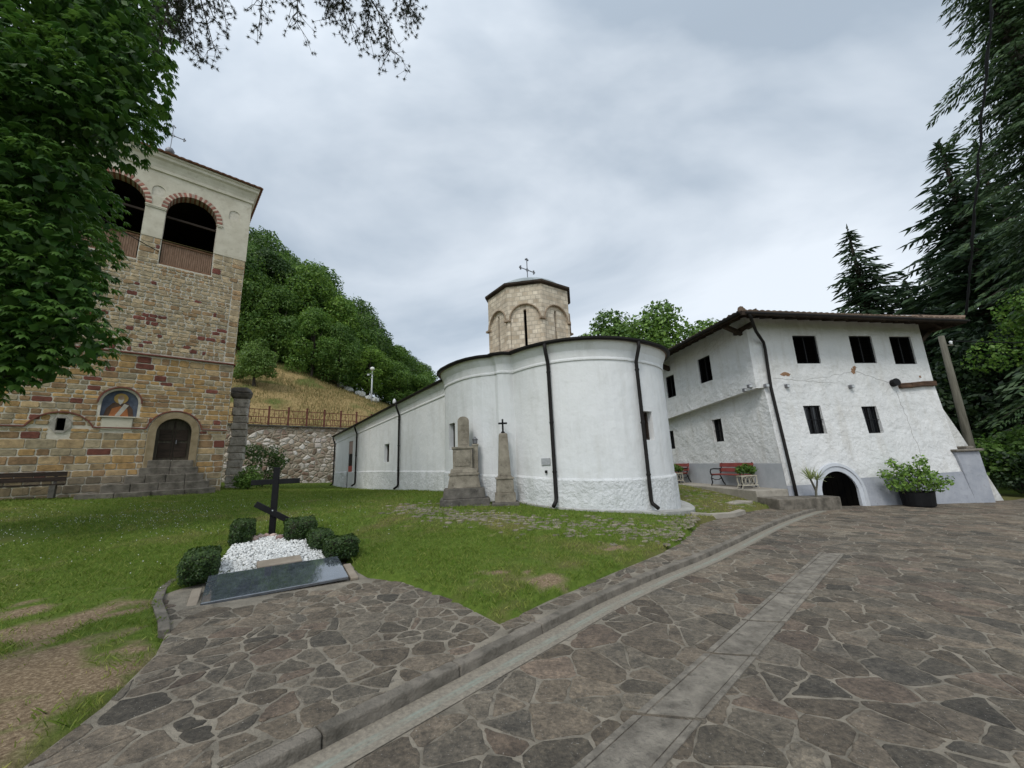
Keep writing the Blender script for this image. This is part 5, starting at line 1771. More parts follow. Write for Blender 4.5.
# spruces
def make_spruce(name, h, rad, seed, label, cat='tree', dens=1.0, card=.42, group=None, droop=.35, mat=None):
    g = np.random.default_rng(seed)
    t = thing(name, label, cat, group=group)
    P, D, S_c = [], [], []
    tw_ = MB()
    tw_.tube([(0, 0, -.5), (0.03, 0, h * .5), (0, 0, h)], [h * .02, h * .012, .015], 8)
    z = h * .06
    while z < h * .985:
        f = 1 - z / h
        L = rad * (f ** .85) * g.uniform(.7, 1.15)
        nb = max(3, int(7 * dens * min(1, .35 + f * 2.2)))
        a0 = g.uniform(0, 6.28)
        for b in range(nb):
            a = a0 + 2 * math.pi * b / nb + g.uniform(-.25, .25)
            Lb = L * g.uniform(.45, 1.22)
            rise = .12 + .5 * (1 - f)
            dirv = np.array([math.cos(a), math.sin(a), 0]); side = np.array([-math.sin(a), math.cos(a), 0])
            m = max(2, int(Lb * 5.5 * dens))
            tw_.tube([(0, 0, z), tuple(dirv * Lb * .55 + [0, 0, z + Lb * (rise * .5 - droop * .18)]), tuple(dirv * Lb + [0, 0, z + Lb * (rise * .6 - droop * .55)])], [.035 * f + .01, .02 * f + .006, .004], 4)
            for k in range(m):
                s = (k + .6) / m
                zc = z + Lb * (rise * s * (1 - .4 * s) - droop * .6 * s * s)
                c0 = dirv * Lb * s + np.array([0, 0, zc])
                wl_ = Lb * .34 * (1 - s * .75) + .12
                for sd in (-1, 1):
                    for q in range(max(1, int(wl_ / .22))):
                        o_ = (q + .5) * .22 * g.uniform(.7, 1.2)
                        p = c0 + side * sd * o_ + dirv * o_ * .45 + np.array([0, 0, -.25 * o_ - g.uniform(0, .1)])
                        d = side * sd * .7 + dirv * .7 + np.array([0, 0, -.55 + g.uniform(-.3, .2)])
                        P.append(p); D.append(d)
                P.append(c0); D.append(dirv + np.array([0, 0, -.2]))
        z += max(.3, L * .20) * g.uniform(.7, 1.3)
    for k in range(10):
        P.append(np.array([0, 0, h - k * .1])); D.append(np.array([g.normal(0, .4), g.normal(0, .4), 1]))
    P = np.array(P); D = np.array(D); D /= np.linalg.norm(D, axis=1, keepdims=True)
    n = len(P)
    b = np.cross(D, g.normal(0, 1, (n, 3))); b /= np.linalg.norm(b, axis=1, keepdims=True)
    ln = card * g.uniform(.6, 1.3, (n, 1)); w = ln * .14
    V = np.empty((n, 4, 3))
    V[:, 0] = P - D * ln * .35; V[:, 1] = P + b * w + D * ln * .1; V[:, 2] = P + D * ln * .65; V[:, 3] = P - b * w + D * ln * .1
    c = np.clip(g.normal(.35, .25, n), 0, 1)
    np_mesh('crown', V.reshape(-1, 3), np.arange(n * 4).reshape(n, 4), mat or M_needle, t, col=np.repeat(c, 4)[:, None].repeat(3, 1))
    tw_.build('trunk', M_bark, t)
    return t
sp = make_spruce('spruce_tree', 20, 4.6, 61, 'dark pointed spruce standing alone above the middle of the house roof', group='spruces behind the house', card=.5)
sp.location = (29.9, 30.5, -.6); sp.scale = (1.55, 1.55, 1.06)
sp2 = put(sp, False, 34.8, 31.5, -.8, (1.7, 1.7, .84), 1.3, 'shorter dark spruce crowded between two taller ones over the roof')
sp3 = put(sp, False, 31.6, 24.0, -.8, (1.75, 1.75, 1.2), 2.2, 'broad dark spruce rising above the right end of the house roof')
sp4 = put(sp, False, 35.5, 25.0, -.9, (1.4, 1.4, 1.25), 4.2, 'dark spruce behind the tall conifer at the right edge')
sp5 = put(sp, False, 39.5, 33.5, -.9, (1.4, 1.4, 1.0), 5.0, 'dark spruce at the back, seen between the house and the utility pole')
nc = make_spruce('conifer_tree', 36, 5.6, 62, 'tall shaggy conifer at the right edge, reaching out of the picture', dens=1.35, card=.36, droop=.75)
nc.location = (27.6, 16.8, -.6)
t5 = make_tree('broadleaf_tree', 9.5, 2.6, 9000, .17, M_leafB, 63, 'yellowish green leafy tree against the dark conifers at the right edge', 'tree', None, base=.45, bright=(.35, .25), r0=.12)
put(t5, True, 25.2, 16.9, -.7, 1.0, 0)
# dark undergrowth trees behind the pole
t6 = make_tree('evergreen_tree', 9, 3.6, 8000, .30, M_leafD, 64, 'dense dark tree filling the background behind the utility pole', 'tree', 'dark trees behind the pole', base=.05)
for i, (x, y, s, lab) in enumerate(((28.0, 21.5, 1.0, 'dense dark tree directly behind the leaning utility pole'), (33.5, 22.5, 1.1, 'dense dark tree at the right edge behind the leafy shrub'), (33, 27.5, 1.15, 'dark tree behind the right end of the house and its buttress'), (40, 26, 1.2, 'dark tree farthest back under the tall conifers on the right'))):
    put(t6, i == 0, x, y, -.9, s, i * 1.7, lab)

def make_shrub(name, blobs, n, leaf, mat, seed, label, loc, stems=6, bright=(.4, .25), h=None, cat='shrub'):
    g = np.random.default_rng(seed)
    t = thing(name, label, cat, loc)
    P, d, k = crown_points(blobs, n, g, .45)
    P[:, 2] = np.maximum(P[:, 2], .02)
    V, Q = leaf_quads(P, leaf, g, nrm=d, up=.5)
    c = np.clip(g.normal(bright[0], bright[1], n), 0, 1)
    np_mesh('foliage', V, Q, mat, t, col=np.repeat(c, 4)[:, None].repeat(3, 1))
    mb = MB()
    q = random.Random(seed)
    for i in range(stems):
        b = blobs[i % len(blobs)]
        mb.tube([(q.uniform(-.08, .08), q.uniform(-.08, .08), -.05), (b[0] * .5 + q.uniform(-.1, .1), b[1] * .5 + q.uniform(-.1, .1), b[2] * .5), (b[0], b[1], b[2])], [.02, .014, .005], 5)
    mb.build('stem', M_bark, t)
    return t
g_ = random.Random(77)
make_shrub('leafy_shrub', [(g_.uniform(-1.4, 1.4), g_.uniform(-.8, .8), g_.uniform(.9, 2.6), g_.uniform(.5, .8)) for _ in range(16)], 4200, .2, M_leafB, 71, 'large leafy green shrub beyond the gate pier at right', (22.8, 18.2, -.6), 12, (.25, .22))
make_shrub('leafy_shrub', [(g_.uniform(-.9, .9), g_.uniform(-.7, .7), g_.uniform(.4, 1.7), g_.uniform(.4, .6)) for _ in range(12)], 3000, .14, M_leafD, 72, 'low dark bush at the foot of the leafy shrub by the lawn at right', (22.4, 17.0, -.65), 9, (.5, .3))
# shrubs at the tower foot
make_shrub('round_shrub', [(0, 0, .55, .5), (.25, -.1, .5, .42), (-.28, .05, .45, .42), (.05, .1, .8, .38), (-.1, -.2, .35, .4)], 3000, .085, M_leafB, 73, 'compact bright green bush at the right hand foot of the bell tower', (-12.35, 18.2, .9), 5, (.5, .25))
make_shrub('wild_shrub', [(g_.uniform(-1.5, 1.2), g_.uniform(-.5, .5), g_.uniform(.3, 2.4), g_.uniform(.35, .6)) for _ in range(13)], 2600, .13, M_leafA, 74, 'straggly wild bush growing up against the rubble retaining wall', (-15.2, 23.6, .9), 10, (.6, .3))
# weathered stone column by the tower
cl_ = thing('stone_column', 'weathered old stone column overgrown at its top beside the bell tower', 'column', (-14.45, 20.2, .7))
mb = MB()
q = random.Random(2)
z = 0
while z < 4.5:
    hh = q.uniform(.28, .5)
    mb.frustum((q.uniform(-.03, .03), q.uniform(-.03, .03), z), (.66 + q.uniform(-.07, .07), .64), (.64 + q.uniform(-.07, .07), .62), hh - .015, .5 + q.uniform(-.05, .05))
    z += hh
mb.build('shaft', M_oldstone, cl_, bevel=.04)
mb = MB(); mb.frustum((-.05, 0, z), (.75, .75), (.98, .9), .3, .5); mb.frustum((-.08, 0, z + .3), (1.0, .9), (.7, .6), .3, .35)
mb.build('capital', M_gravedark, cl_, bevel=.08)

# ------------------------------------------------------------------ near horse chestnut at the left
def chestnut():
    g = np.random.default_rng(81)
    t = thing('chestnut_tree', 'large dark green chestnut tree with drooping leaves filling the left edge', 'tree', (-11.2, 7.6, .6))
    ox, oy, oz = -11.2, 7.6, .6
    W_bl = [(-9.2, 6.9, 13.3, 1.7), (-8.5, 6.8, 11.7, 1.45), (-8.0, 6.7, 10.3, 1.15), (-8.2, 6.6, 9.1, 1.3), (-9.2, 6.3, 9.2, 1.7), (-8.7, 6.5, 7.4, 1.1), (-9.8, 6.2, 7.4, 1.6),
            (-8.55, 6.7, 6.0, 1.05), (-9.7, 6.3, 5.6, 1.5), (-8.35, 6.7, 5.0, .95), (-9.3, 6.5, 4.2, 1.2), (-8.15, 6.8, 4.3, .85), (-9.4, 6.3, 3.45, .8), (-8.6, 6.6, 3.75, .7), (-10.8, 6.0, 4.0, 1.2),
            (-11.5, 7, 9, 2.2), (-11.5, 6.4, 6.5, 2.0), (-11.2, 8, 12.5, 2.4), (-13.2, 9.6, 9.5, 2.0), (-13.0, 9.4, 6.5, 1.8), (-12.8, 8.8, 8, 2.2), (-10.6, 7.4, 14.8, 1.8), (-11.2, 5.6, 11.2, 1.8)]
    bl = [(x - ox - (.42 if x > -9.5 else .1) + (.22 if z < 8.5 and x > -9.6 else 0), y - oy, z - oz, r_ * .93) for x, y, z, r_ in W_bl]
    n = 7600
    P, d, k = crown_points(bl, n, g, .72, .18)
    # leaves at the shell of each blob: five to seven drooping leaflets from one stalk end
    keep = np.ones(n, bool)
    P, d, k = P[keep], d[keep], k[keep]
    n = len(P)
    V, Fq, Cc = [], [], []
    hue = g.normal(0, .1, len(bl))
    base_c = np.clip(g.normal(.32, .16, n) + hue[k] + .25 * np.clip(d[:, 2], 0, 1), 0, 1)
    m = 0
    for i in range(n):
        ax_ = d[i] * .8 + np.array([g.normal(0, .3), g.normal(0, .3), -.1]); ax_[2] *= .4
        ax_ /= np.linalg.norm(ax_)
        side = np.cross(ax_, [0, 0, 1.]); side /= np.linalg.norm(side) + 1e-9
        upv = np.cross(side, ax_)
        L = g.uniform(.13, .22)
        nl = 6
        for j in range(nl):
            an = (j - (nl - 1) / 2) * .62 + g.normal(0, .08)
            dr = ax_ * math.cos(an) + side * math.sin(an) + np.array([0, 0, -.45 - g.uniform(0, .35)])
            dr /= np.linalg.norm(dr)
            l = L * (1 - .12 * abs(j - (nl - 1) / 2)) * g.uniform(.9, 1.1)
            wv = np.cross(dr, upv); wv /= np.linalg.norm(wv) + 1e-9
            w = l * .19
            p0 = P[i]
            mid = p0 + dr * l * .58 + upv * l * .10
            tip = p0 + dr * l + np.array([0, 0, -l * .16])
            V += [p0, mid + wv * w - upv * w * .35, tip, mid - wv * w - upv * w * .35, mid]
            Fq += [(m, m + 1, m + 4), (m + 1, m + 2, m + 4), (m + 2, m + 3, m + 4), (m + 3, m, m + 4)]
            m += 5
            cc = min(max(base_c[i] + g.normal(0, .05), 0), 1)
            Cc += [cc] * 5
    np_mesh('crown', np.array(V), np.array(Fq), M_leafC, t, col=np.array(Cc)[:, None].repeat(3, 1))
    # plainer leaves deeper inside the crown
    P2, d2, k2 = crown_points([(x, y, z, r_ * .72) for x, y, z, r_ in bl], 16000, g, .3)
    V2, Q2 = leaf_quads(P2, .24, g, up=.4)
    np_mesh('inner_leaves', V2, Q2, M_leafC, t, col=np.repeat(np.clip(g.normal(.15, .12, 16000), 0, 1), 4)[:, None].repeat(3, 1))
    mb = MB()
    mb.tube([(-.1, 0, -.8), (0, 0, 1), (.05, .1, 3), (.1, 0, 6), (.2, -.1, 10), (.3, 0, 13.6)], [.42, .33, .3, .24, .14, .04], 12)
    for b in bl:
        z0 = max(1.8, b[2] - 1.2 - .35 * math.hypot(b[0], b[1]))
        mb.tube([(.05, 0, z0), (b[0] * .4, b[1] * .4, z0 + (b[2] - z0) * .55), (b[0] * .75, b[1] * .75, b[2]), (b[0] * .95, b[1] * .95, b[2] - .1)], [.1, .07, .04, .012], 7)
    mb.build('trunk', M_bark, t, smooth=True)
chestnut()

# ------------------------------------------------------------------ pine with branches hanging into the top of the view
def pine():
    g = np.random.default_rng(91); q = random.Random(91)
    t = thing('pine_tree', 'pine whose thin needle tufted branches hang into the top of the view', 'tree', (-5.2, 1.4, .3))
    ox, oy, oz = -5.2, 1.4, .3
    tw_ = MB()
    tw_.tube([(0, 0, -.5), (.1, 0, 5), (.05, .1, 10), (.1, .2, 16), (.1, .2, 19)], [.3, .26, .2, .1, .03], 12)
    P, D = [], []
    def tuft(p, d, k=1):
        P.append(p); D.append(d)
    def branch(pts, r0, twl, ntw, dens=1.0):
        ntw = int(ntw * 2.4)
        pts = [Vector((x - ox, y - oy, z - oz)) for x, y, z in pts]
        tw_.tube(pts, [r0 * (1 - .85 * i / (len(pts) - 1)) for i in range(len(pts))], 6)
        for i in range(ntw):
            f = q.uniform(.25, 1.0) if i else 1.0
            u = f * (len(pts) - 1); k = min(int(u), len(pts) - 2)
            p = pts[k].lerp(pts[k + 1], u - k)
            dr = (pts[k + 1] - pts[k]).normalized()
            dv = (dr * q.uniform(.1, .9) + Vector((q.gauss(0, .5), q.gauss(0, .5), q.uniform(-1.0, .25)))).normalized()
            L = twl * q.uniform(.45, 1.15)
            e = p + dv * L + Vector((0, 0, -.18 * L)); mid = p + dv * L * .5 + Vector((q.gauss(0, .04), q.gauss(0, .04), q.gauss(0, .04)))
            tw_.tube([p, mid, e], [.008, .006, .003], 4)
            m = max(2, int(L * 8 * dens))
            for s in range(m):
                w = (s + 1) / m
                pp_ = p.lerp(mid, min(w * 2, 1)) if w < .5 else mid.lerp(e, (w - .5) * 2)
                sd = Vector((q.gauss(0, 1), q.gauss(0, 1), q.gauss(0, .8))).normalized() * q.uniform(.05, .22)
                e2 = pp_ + sd
                tw_.tube([pp_, e2], [.0035, .002], 3)
                tuft(np.array(e2), np.array((sd.normalized() * .7 + dv * .8)))
            tuft(np.array(e), np.array(dv))
    T = (-5.1, 1.5, 12)
    # thick clump beside the chestnut
    for (e, r_) in (((-6.15, 5.9, 10.35), .045), ((-5.65, 6.1, 9.95), .035), ((-6.5, 6.2, 10.7), .045), ((-6.0, 6.4, 11.1), .045), ((-6.4, 5.8, 9.95), .035), ((-5.5, 6.0, 10.9), .035), ((-5.9, 6.0, 9.75), .03)):
        branch([T, (-5.5, 3.6, 13.0), (-6.0, 5.2, 12.4), (e[0] * .6 - 6.0 * .4, e[1] * .6 + 5.4 * .4, e[2] * .6 + 12.0 * .4), e], r_, .42, 13, 1.5)
    # long sparse branch across the top
    A = (-3.7, 5.8, 12.2)
    branch([T, (-4.4, 3.8, 13.2), A, (-2.8, 6.2, 11.6), (-2.3, 6.4, 10.7), (-2.2, 6.4, 10.05)], .04, .42, 20, 1.3)
    branch([(-4.4, 3.8, 13.2), (-4.3, 5.4, 12.3), (-4.1, 6.1, 11.5), (-4.15, 6.3, 10.75)], .03, .42, 12, 1.2)
    branch([(-4.3, 5.4, 12.3), (-4.8, 6.1, 11.5), (-4.95, 6.3, 10.85)], .025, .38, 8, .8)
    branch([A, (-3.4, 6.4, 11.8), (-3.2, 6.6, 11.2)], .025, .42, 11, 1.2)
    branch([A, (-2.6, 6.0, 12.1), (-2.0, 6.3, 11.5), (-1.85, 6.4, 11.05)], .03, .42, 15, 1.3)
    branch([A, (-3.6, 6.2, 11.9), (-3.6, 6.6, 11.35)], .025, .42, 10, 1.2)
    branch([(-2.8, 6.2, 11.6), (-2.7, 6.4, 11.1), (-2.8, 6.5, 10.7)], .02, .38, 9, 1.3)
    P = np.array(P); D = np.array(D); D /= np.linalg.norm(D, axis=1, keepdims=True)
    n = len(P); K = 34
    PP = np.repeat(P, K, 0); DD = np.repeat(D, K, 0) * .55 + g.normal(0, .62, (n * K, 3)); DD /= np.linalg.norm(DD, axis=1, keepdims=True)
    b = np.cross(DD, g.normal(0, 1, (n * K, 3))); b /= np.linalg.norm(b, axis=1, keepdims=True)
    ln = g.uniform(.04, .08, (n * K, 1)); w = .0046
    V = np.empty((n * K, 3, 3)); V[:, 0] = PP - b * w; V[:, 1] = PP + b * w; V[:, 2] = PP + DD * ln
    np_mesh('needles', V.reshape(-1, 3), np.arange(n * K * 3).reshape(-1, 3), M_pineN, t, col=np.repeat(g.random(n * K), 3)[:, None].repeat(3, 1))
    tw_.build('trunk', M_bark, t)
pine()

# ------------------------------------------------------------------ grave with orthodox cross
GA = R(33.8)
GM = Matrix.Translation((-3.61, 4.68, 0)) @ Matrix.Rotation(GA, 4, 'Z')
def gpt(x, y, z=0): return tuple(GM @ Vector((x, y, z)))
def gz(x, y):
    p = gpt(x, y); return lawn(p[0], p[1])
gs = thing('grave_slab', 'polished grey granite grave slab at the foot of the white gravel bed', 'grave slab', gpt(0, 0, .165), GA)
gs.rotation_euler = (R(8), 0, GA)
mb = MB(); mb.box((.80, .43, .03), (1.56, .86, .04)); mb.build('slab', M_granite, gs, bevel=.008)
for x in (-.06, 1.66): MB().box((x, .28, .0), (.10, .56, .04)).build('side_block', M_slabbeige, gs, bevel=.01)
o = MB().box((0, 0, .04), (.56, .26, .07)).build('stone_block', M_slabbeige, bevel=.015)
o.location = gpt(.83, 1.04, .285); o.rotation_euler = (R(8), 0, GA + .05)
tag(o, 'flat beige stone block lying between the grave slab and gravel', 'stone block')
# gravel
g = np.random.default_rng(15)
V, Q, Cc = [], [], []
ico = [(0, 0, 1), (.89, 0, .45), (.28, .85, .45), (-.72, .53, .45), (-.72, -.53, .45), (.28, -.85, .45), (.72, .53, -.45), (-.28, .85, -.45), (-.89, 0, -.45), (-.28, -.85, -.45), (.72, -.53, -.45), (0, 0, -1)]
icf = [(0, 1, 2), (0, 2, 3), (0, 3, 4), (0, 4, 5), (0, 5, 1), (1, 6, 2), (2, 7, 3), (3, 8, 4), (4, 9, 5), (5, 10, 1), (6, 7, 2), (7, 8, 3), (8, 9, 4), (9, 10, 5), (10, 6, 1), (6, 11, 7), (7, 11, 8), (8, 11, 9), (9, 11, 10), (10, 11, 6)]
def bed(x, y):
    return min(1, max(0, (y - .9) / .5)) * .05 * max(0, 1 - ((x - .85) / 1.1) ** 2)
cnt = 0
bx0 = lambda y: -.02 + .12 * max(y - .95, 0); bx1 = lambda y: 1.62 - .13 * max(y - .95, 0)
while cnt < 4800:
    y = g.uniform(.93, 3.05); x = g.uniform(bx0(y), bx1(y))
    p = gpt(x, y); z = max(gz(x, y), .2) + bed(x, y) + g.uniform(-.012, .02)
    s = g.uniform(.012, .026)
    rot = Matrix.Rotation(g.uniform(0, 6), 3, 'Z') @ Matrix.Rotation(g.uniform(0, 6), 3, 'X')
    k = len(V)
    for v in ico:
        w_ = rot @ Vector((v[0] * s * 1.2, v[1] * s, v[2] * s * .75)) * g.uniform(.85, 1.12)
        V.append((p[0] + w_.x, p[1] + w_.y, z + w_.z))
    b_ = g.choice([.78, .74, .68, .55, .4], p=[.35, .3, .2, .1, .05])
    Cc += [(b_, b_, b_ * .985)] * 12
    Q += [tuple(i + k for i in f) for f in icf]
    cnt += 1
o = np_mesh('white_gravel', V, Q, M_pebble, col=np.array(Cc)); tag(o, kind='stuff')
# bed below the gravel
mb = MB()
rows = []
for y in np.arange(.92, 3.2, .15):
    row = []
    for f in np.linspace(-.04, 1.04, 9):
        x = bx0(y) + (bx1(y) - bx0(y)) * f; p = gpt(x, y); e = (f < 0 or f > 1)
        row.append((p[0], p[1], max(gz(x, y), .2) + bed(x, y) - (.12 if e else .02)))
    rows.append(row)
mb.loft(rows, closed=False)
o = mb.build('gravel_bed', M_apron); tag(o, kind='structure')
cx = thing('grave_cross', 'black wooden three bar orthodox cross standing over the white gravel grave', 'cross', gpt(.80, 3.28, gz(.8, 3.28) + .02), GA - R(14))
MB().box((0, 0, .62), (.105, .09, 1.36)).build('post', M_black, cx, bevel=.006)
MB().box((0, -.0, 1.02), (.84, .07, .10)).build('crossbar', M_black, cx, bevel=.006)
mb = MB(); m_ = Matrix.Rotation(R(31), 3, 'Y'); mb.box((0, -.07, .44), (.70, .05, .105), rot=m_); mb.build('slanted_bar', M_black, cx, bevel=.006)
MB().tube([(0, -.10, .48), (0, -.09, .48)], .012, 8).build('bolt', M_galv, cx)
q = random.Random(6)
for i in range(9):
    x = .80 + (-.44 + .11 * i) + q.uniform(-.05, .05); y = 2.92 + q.uniform(-.17, .19)
    s = q.uniform(.05, .085)
    b_ = q.uniform(.8, 1.2); c = q.choice([(.36, .25, .22), (.42, .31, .27), (.30, .20, .18), (.46, .36, .31)])
    mb = MB()
    mb.add([tuple(v * q.uniform(.8, 1.2) for v in (p[0] * s * 1.25, p[1] * s, p[2] * s * .75)) for p in ico], icf, tuple(v * b_ for v in c))
    o = mb.build('pink_rock', M_rock, bevel=.008)
    o.location = gpt(x, y, max(gz(x, y), .2) + bed(x, y) + s * .5); o.rotation_euler = (0, 0, q.uniform(0, 6))
    tag(o, 'pinkish rock heaped with others at the foot of the black cross', 'rock', 'pink rocks at the cross foot')

def hedge(name, x0, x1, y0, y1, h, n, seed, label):
    g = np.random.default_rng(seed)
    c = gpt((x0 + x1) / 2, (y0 + y1) / 2)
    t = thing(name, label, 'hedge', (c[0], c[1], lawn(c[0], c[1]) - .02), GA)
    a, b = (x1 - x0) / 2, (y1 - y0) / 2
    P = []; Nn = []
    while len(P) < n:
        d = g.normal(0, 1, 3); d /= np.linalg.norm(d)
        e = 5.5
        s = 1 / ((abs(d[0]) ** e + abs(d[1]) ** e + abs(d[2]) ** e) ** (1 / e))
        p = d * s
        if p[2] < -.95: continue
        lump = 1 + .13 * noise.noise((p[0] * 1.9 + seed, p[1] * 1.9, p[2] * 1.9)) + .05 * noise.noise((p[0] * 6 + seed, p[1] * 6, p[2] * 6))
        p = p * lump * g.uniform(.86, 1.03)
        P.append((p[0] * a, p[1] * b, h / 2 + p[2] * h / 2)); Nn.append(d)
    V, Q = leaf_quads(np.array(P), .034, g, nrm=np.array(Nn), asp=.6)
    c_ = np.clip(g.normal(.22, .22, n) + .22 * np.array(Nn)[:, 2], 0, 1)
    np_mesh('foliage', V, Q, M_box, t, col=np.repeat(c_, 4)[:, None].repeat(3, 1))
    mb = MB()
    for i in range(5):
        mb.tube([(g.uniform(-a, a) * .5, g.uniform(-b, b) * .5, -.05), (g.uniform(-a, a) * .6, g.uniform(-b, b) * .6, h * .75)], [.014, .006], 5)
    mb.build('stem', M_bark, t)
    # twiggy core hides the light
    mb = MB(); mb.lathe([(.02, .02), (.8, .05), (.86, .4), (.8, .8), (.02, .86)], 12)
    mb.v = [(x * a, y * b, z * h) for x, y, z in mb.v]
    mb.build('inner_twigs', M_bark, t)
hedge('box_hedge', -.30, .10, .82, 1.75, .37, 7000, 1, 'clipped dark box hedge block at the left corner of the grave slab')
hedge('box_hedge', .14, .52, 2.8, 3.5, .42, 5200, 2, 'clipped box bush left behind the gravel, beside the cross')
hedge('box_hedge', .98, 1.5, 2.45, 3.15, .40, 5200, 3, 'rounded box bush right behind the gravel, beside the cross')
hedge('box_hedge', 1.30, 1.66, 1.6, 2.5, .30, 4600, 4, 'low middle run of box hedge along the gravel right side')
hedge('box_hedge', 1.44, 1.92, .92, 1.5, .32, 5200, 5, 'clipped box hedge block at the right corner of the grave slab')

# ------------------------------------------------------------------ monuments by the church
MO = (-1.46, 11.12, .50)
mo = thing('grave_monument', 'tall stepped stone grave monument with a round topped stele beside the church wall', 'monument', MO, R(8))
mb = MB(); mb.box((.02, 0, .08), (1.34, .95, .30)); mb.frustum((0, 0, .23), (1.14, .80), (1.10, .76), .27); mb.build('base', M_gravedark, mo, bevel=.02)
mb = MB(); mb.frustum((0, 0, .50), (.90, .62), (.78, .54), .34); mb.box((0, 0, .87), (.84, .58, .07)); mb.frustum((0, 0, .905), (.76, .52), (.70, .48), .12); mb.build('pedestal', M_gravestone, mo, bevel=.015)
mb = MB(); mb.box((-.03, 0, 1.30), (.54, .42, .56)); mb.box((-.03, -.215, 1.30), (.42, .02, .42)); mb.box((-.03, 0, 1.595), (.60, .48, .06)); mb.build('die', M_gravestone, mo, bevel=.012)
mb = MB(); mb.extrude_y([(-.16, 1.62), (.165, 1.62), (.165, 2.36)] + [(.0025 + .1625 * math.cos(R(a)), 2.36 + .13 * math.sin(R(a))) for a in range(15, 180, 15)] + [(-.16, 2.36)], -.11, .11); st = mb.build('stele', M_gravestone, mo, bevel=.012)
mb = MB()
mb.box((0, -.115, 2.2), (.015, .01, .2)); mb.box((0, -.115, 2.24), (.11, .01, .015)); mb.box((0, -.115, 1.86), (.2, .01, .34)); mb.build('carved_panel', M_gravestone, st)
mb = MB(); mb.box((.33, -.02, 1.28), (.15, .18, .74)); mb.box((.33, -.02, 1.67), (.19, .22, .05)); mb.build('side_column', M_gravestone, mo, bevel=.01)
mb = MB(); mb.lathe([(.05, 0), (.065, .02), (.07, .1), (.09, .13), (.04, .17), (.015, .21)], 10, (.33, -.02, 1.70)); mb.build('lantern', M_iron, mo)
ob = thing('obelisk', 'narrow tapering stone obelisk topped by an iron cross before the church apse', 'obelisk', (-.31, 10.80, .44), R(4))
mb = MB(); mb.box((0, 0, .08), (.72, .6, .18)); mb.box((-.6, .05, .06), (.55, .45, .12)); mb.build('base', M_gravedark, ob, bevel=.02)
mb = MB(); mb.frustum((0, 0, .17), (.56, .46), (.54, .44), .24); mb.frustum((0, 0, .41), (.48, .40), (.45, .37), .36); mb.box((0, 0, .785), (.50, .42, .05)); mb.box((0, 0, .83), (.38, .34, .05)); mb.build('pedestal', M_gravestone, ob, bevel=.012)
mb = MB(); mb.frustum((0, 0, .855), (.345, .31), (.235, .21), 1.12); mb.frustum((0, 0, 1.975), (.235, .21), (.17, .15), .03); mb.build('shaft', M_gravestone, ob, bevel=.012)
mb = MB(); mb.box((0, 0, 2.2), (.05, .04, .40)); mb.box((0, 0, 2.28), (.25, .04, .05)); mb.lathe([(.05, 0), (.06, .03), (.02, .07)], 8, (0, 0, 2.0)); mb.build('iron_cross', M_black, ob, bevel=.006)

# ------------------------------------------------------------------ benches and planters
HM = Matrix.Translation(HO) @ Matrix.Rotation(R(8), 4, 'Z')
def hpt(x, y, z): return tuple(HM @ Vector((x, y, z)))
def make_bench(L, label, loc, rz):
    """local x along the bench, back towards +y"""
    t = thing('park_bench', label, 'bench', loc, rz, 'red benches by the house wall')
    for k in range(3):
        MB().box((0, -.18 + .145 * k, .45), (L, .12, .04)).build('seat_slat', M_red, t, bevel=.008)
    for z, y in ((.62, .235), (.82, .275)):
        m = MB(); m.box((0, y, z), (L, .035, .16), rot=Matrix.Rotation(R(-11), 3, 'X')); m.build('back_slat', M_red, t, bevel=.008)
    for s in (-1, 1):
        x = s * (L / 2 - .09)
        m = MB()
        m.tube([(x, -.30, 0), (x, -.24, .12), (x, -.26, .3), (x, -.22, .42), (x, .14, .42), (x, .20, .3), (x, .26, .12), (x, .34, 0)], .025, 7)
        m.tube([(x, .14, .42), (x, .22, .55), (x, .31, .92)], .025, 7)
        m.tube([(x, -.24, .42), (x, -.28, .55), (x, -.24, .66), (x, -.1, .68), (x, .12, .66), (x, .25, .68)], .025, 7)
        m.tube([(x, -.25, .3), (x, -.1, .22), (x, .08, .22), (x, .2, .3)], .016, 6)
        m.build('cast_leg', M_black, t)
    return t
bz = .36
make_bench(1.95, 'long red slatted bench nearer the house corner, with a planter at its end', hpt(-.14, 1.95, bz), R(8 - 90))
make_bench(1.75, 'red slatted bench farther back by the house, partly behind the church apse', hpt(-.16, 6.1, bz), R(8 - 90))
M_cream = noisy('cream_paint', (.36, .33, .26), (.5, .46, .37), 6, .6, .1, .005)
def planter(label, loc, seed, plant):
    t = thing('planter_stand', label, 'planter', loc, R(8), 'planter stands by the benches')
    m = MB()
    for x in (-.3, .3):
        for y in (-.13, .13):
            m.tube([(x * 1.15, y * 1.15, 0), (x * .9, y * .9, .15), (x, y, .45)], .011, 6)
        m.bar((x, -.13, .45), (x, .13, .45), .03, .03)
    for z in (.12, .45):
        for y in (-.13, .13): m.bar((-.32, y, z), (.32, y, z), .03, .03)
    for y in (-.13, .13):
        for k in range(4):
            cxx = -.24 + .16 * k
            m.tube([(cxx + .07 * math.cos(a), y, .28 + .13 * math.sin(a)) for a in [2 * math.pi * i / 10 for i in range(11)]], .008, 5)
    m.build('frame', M_cream, t)
    MB().frustum((0, 0, .42), (.58, .22), (.62, .24), .06).build('trough', M_gravestone, t, bevel=.01)
    g = np.random.default_rng(seed)
    P, d, k = crown_points([(-.2, 0, .68, .18), (.05, 0, .72, .2), (.25, 0, .66, .17)], 500, g, .3)
    V, Q = leaf_quads(P, .10, g, nrm=d)
    c = np.clip(g.normal(*plant, 500), 0, 1)
    np_mesh('plant', V, Q, M_leafA, t, col=np.repeat(c, 4)[:, None].repeat(3, 1))
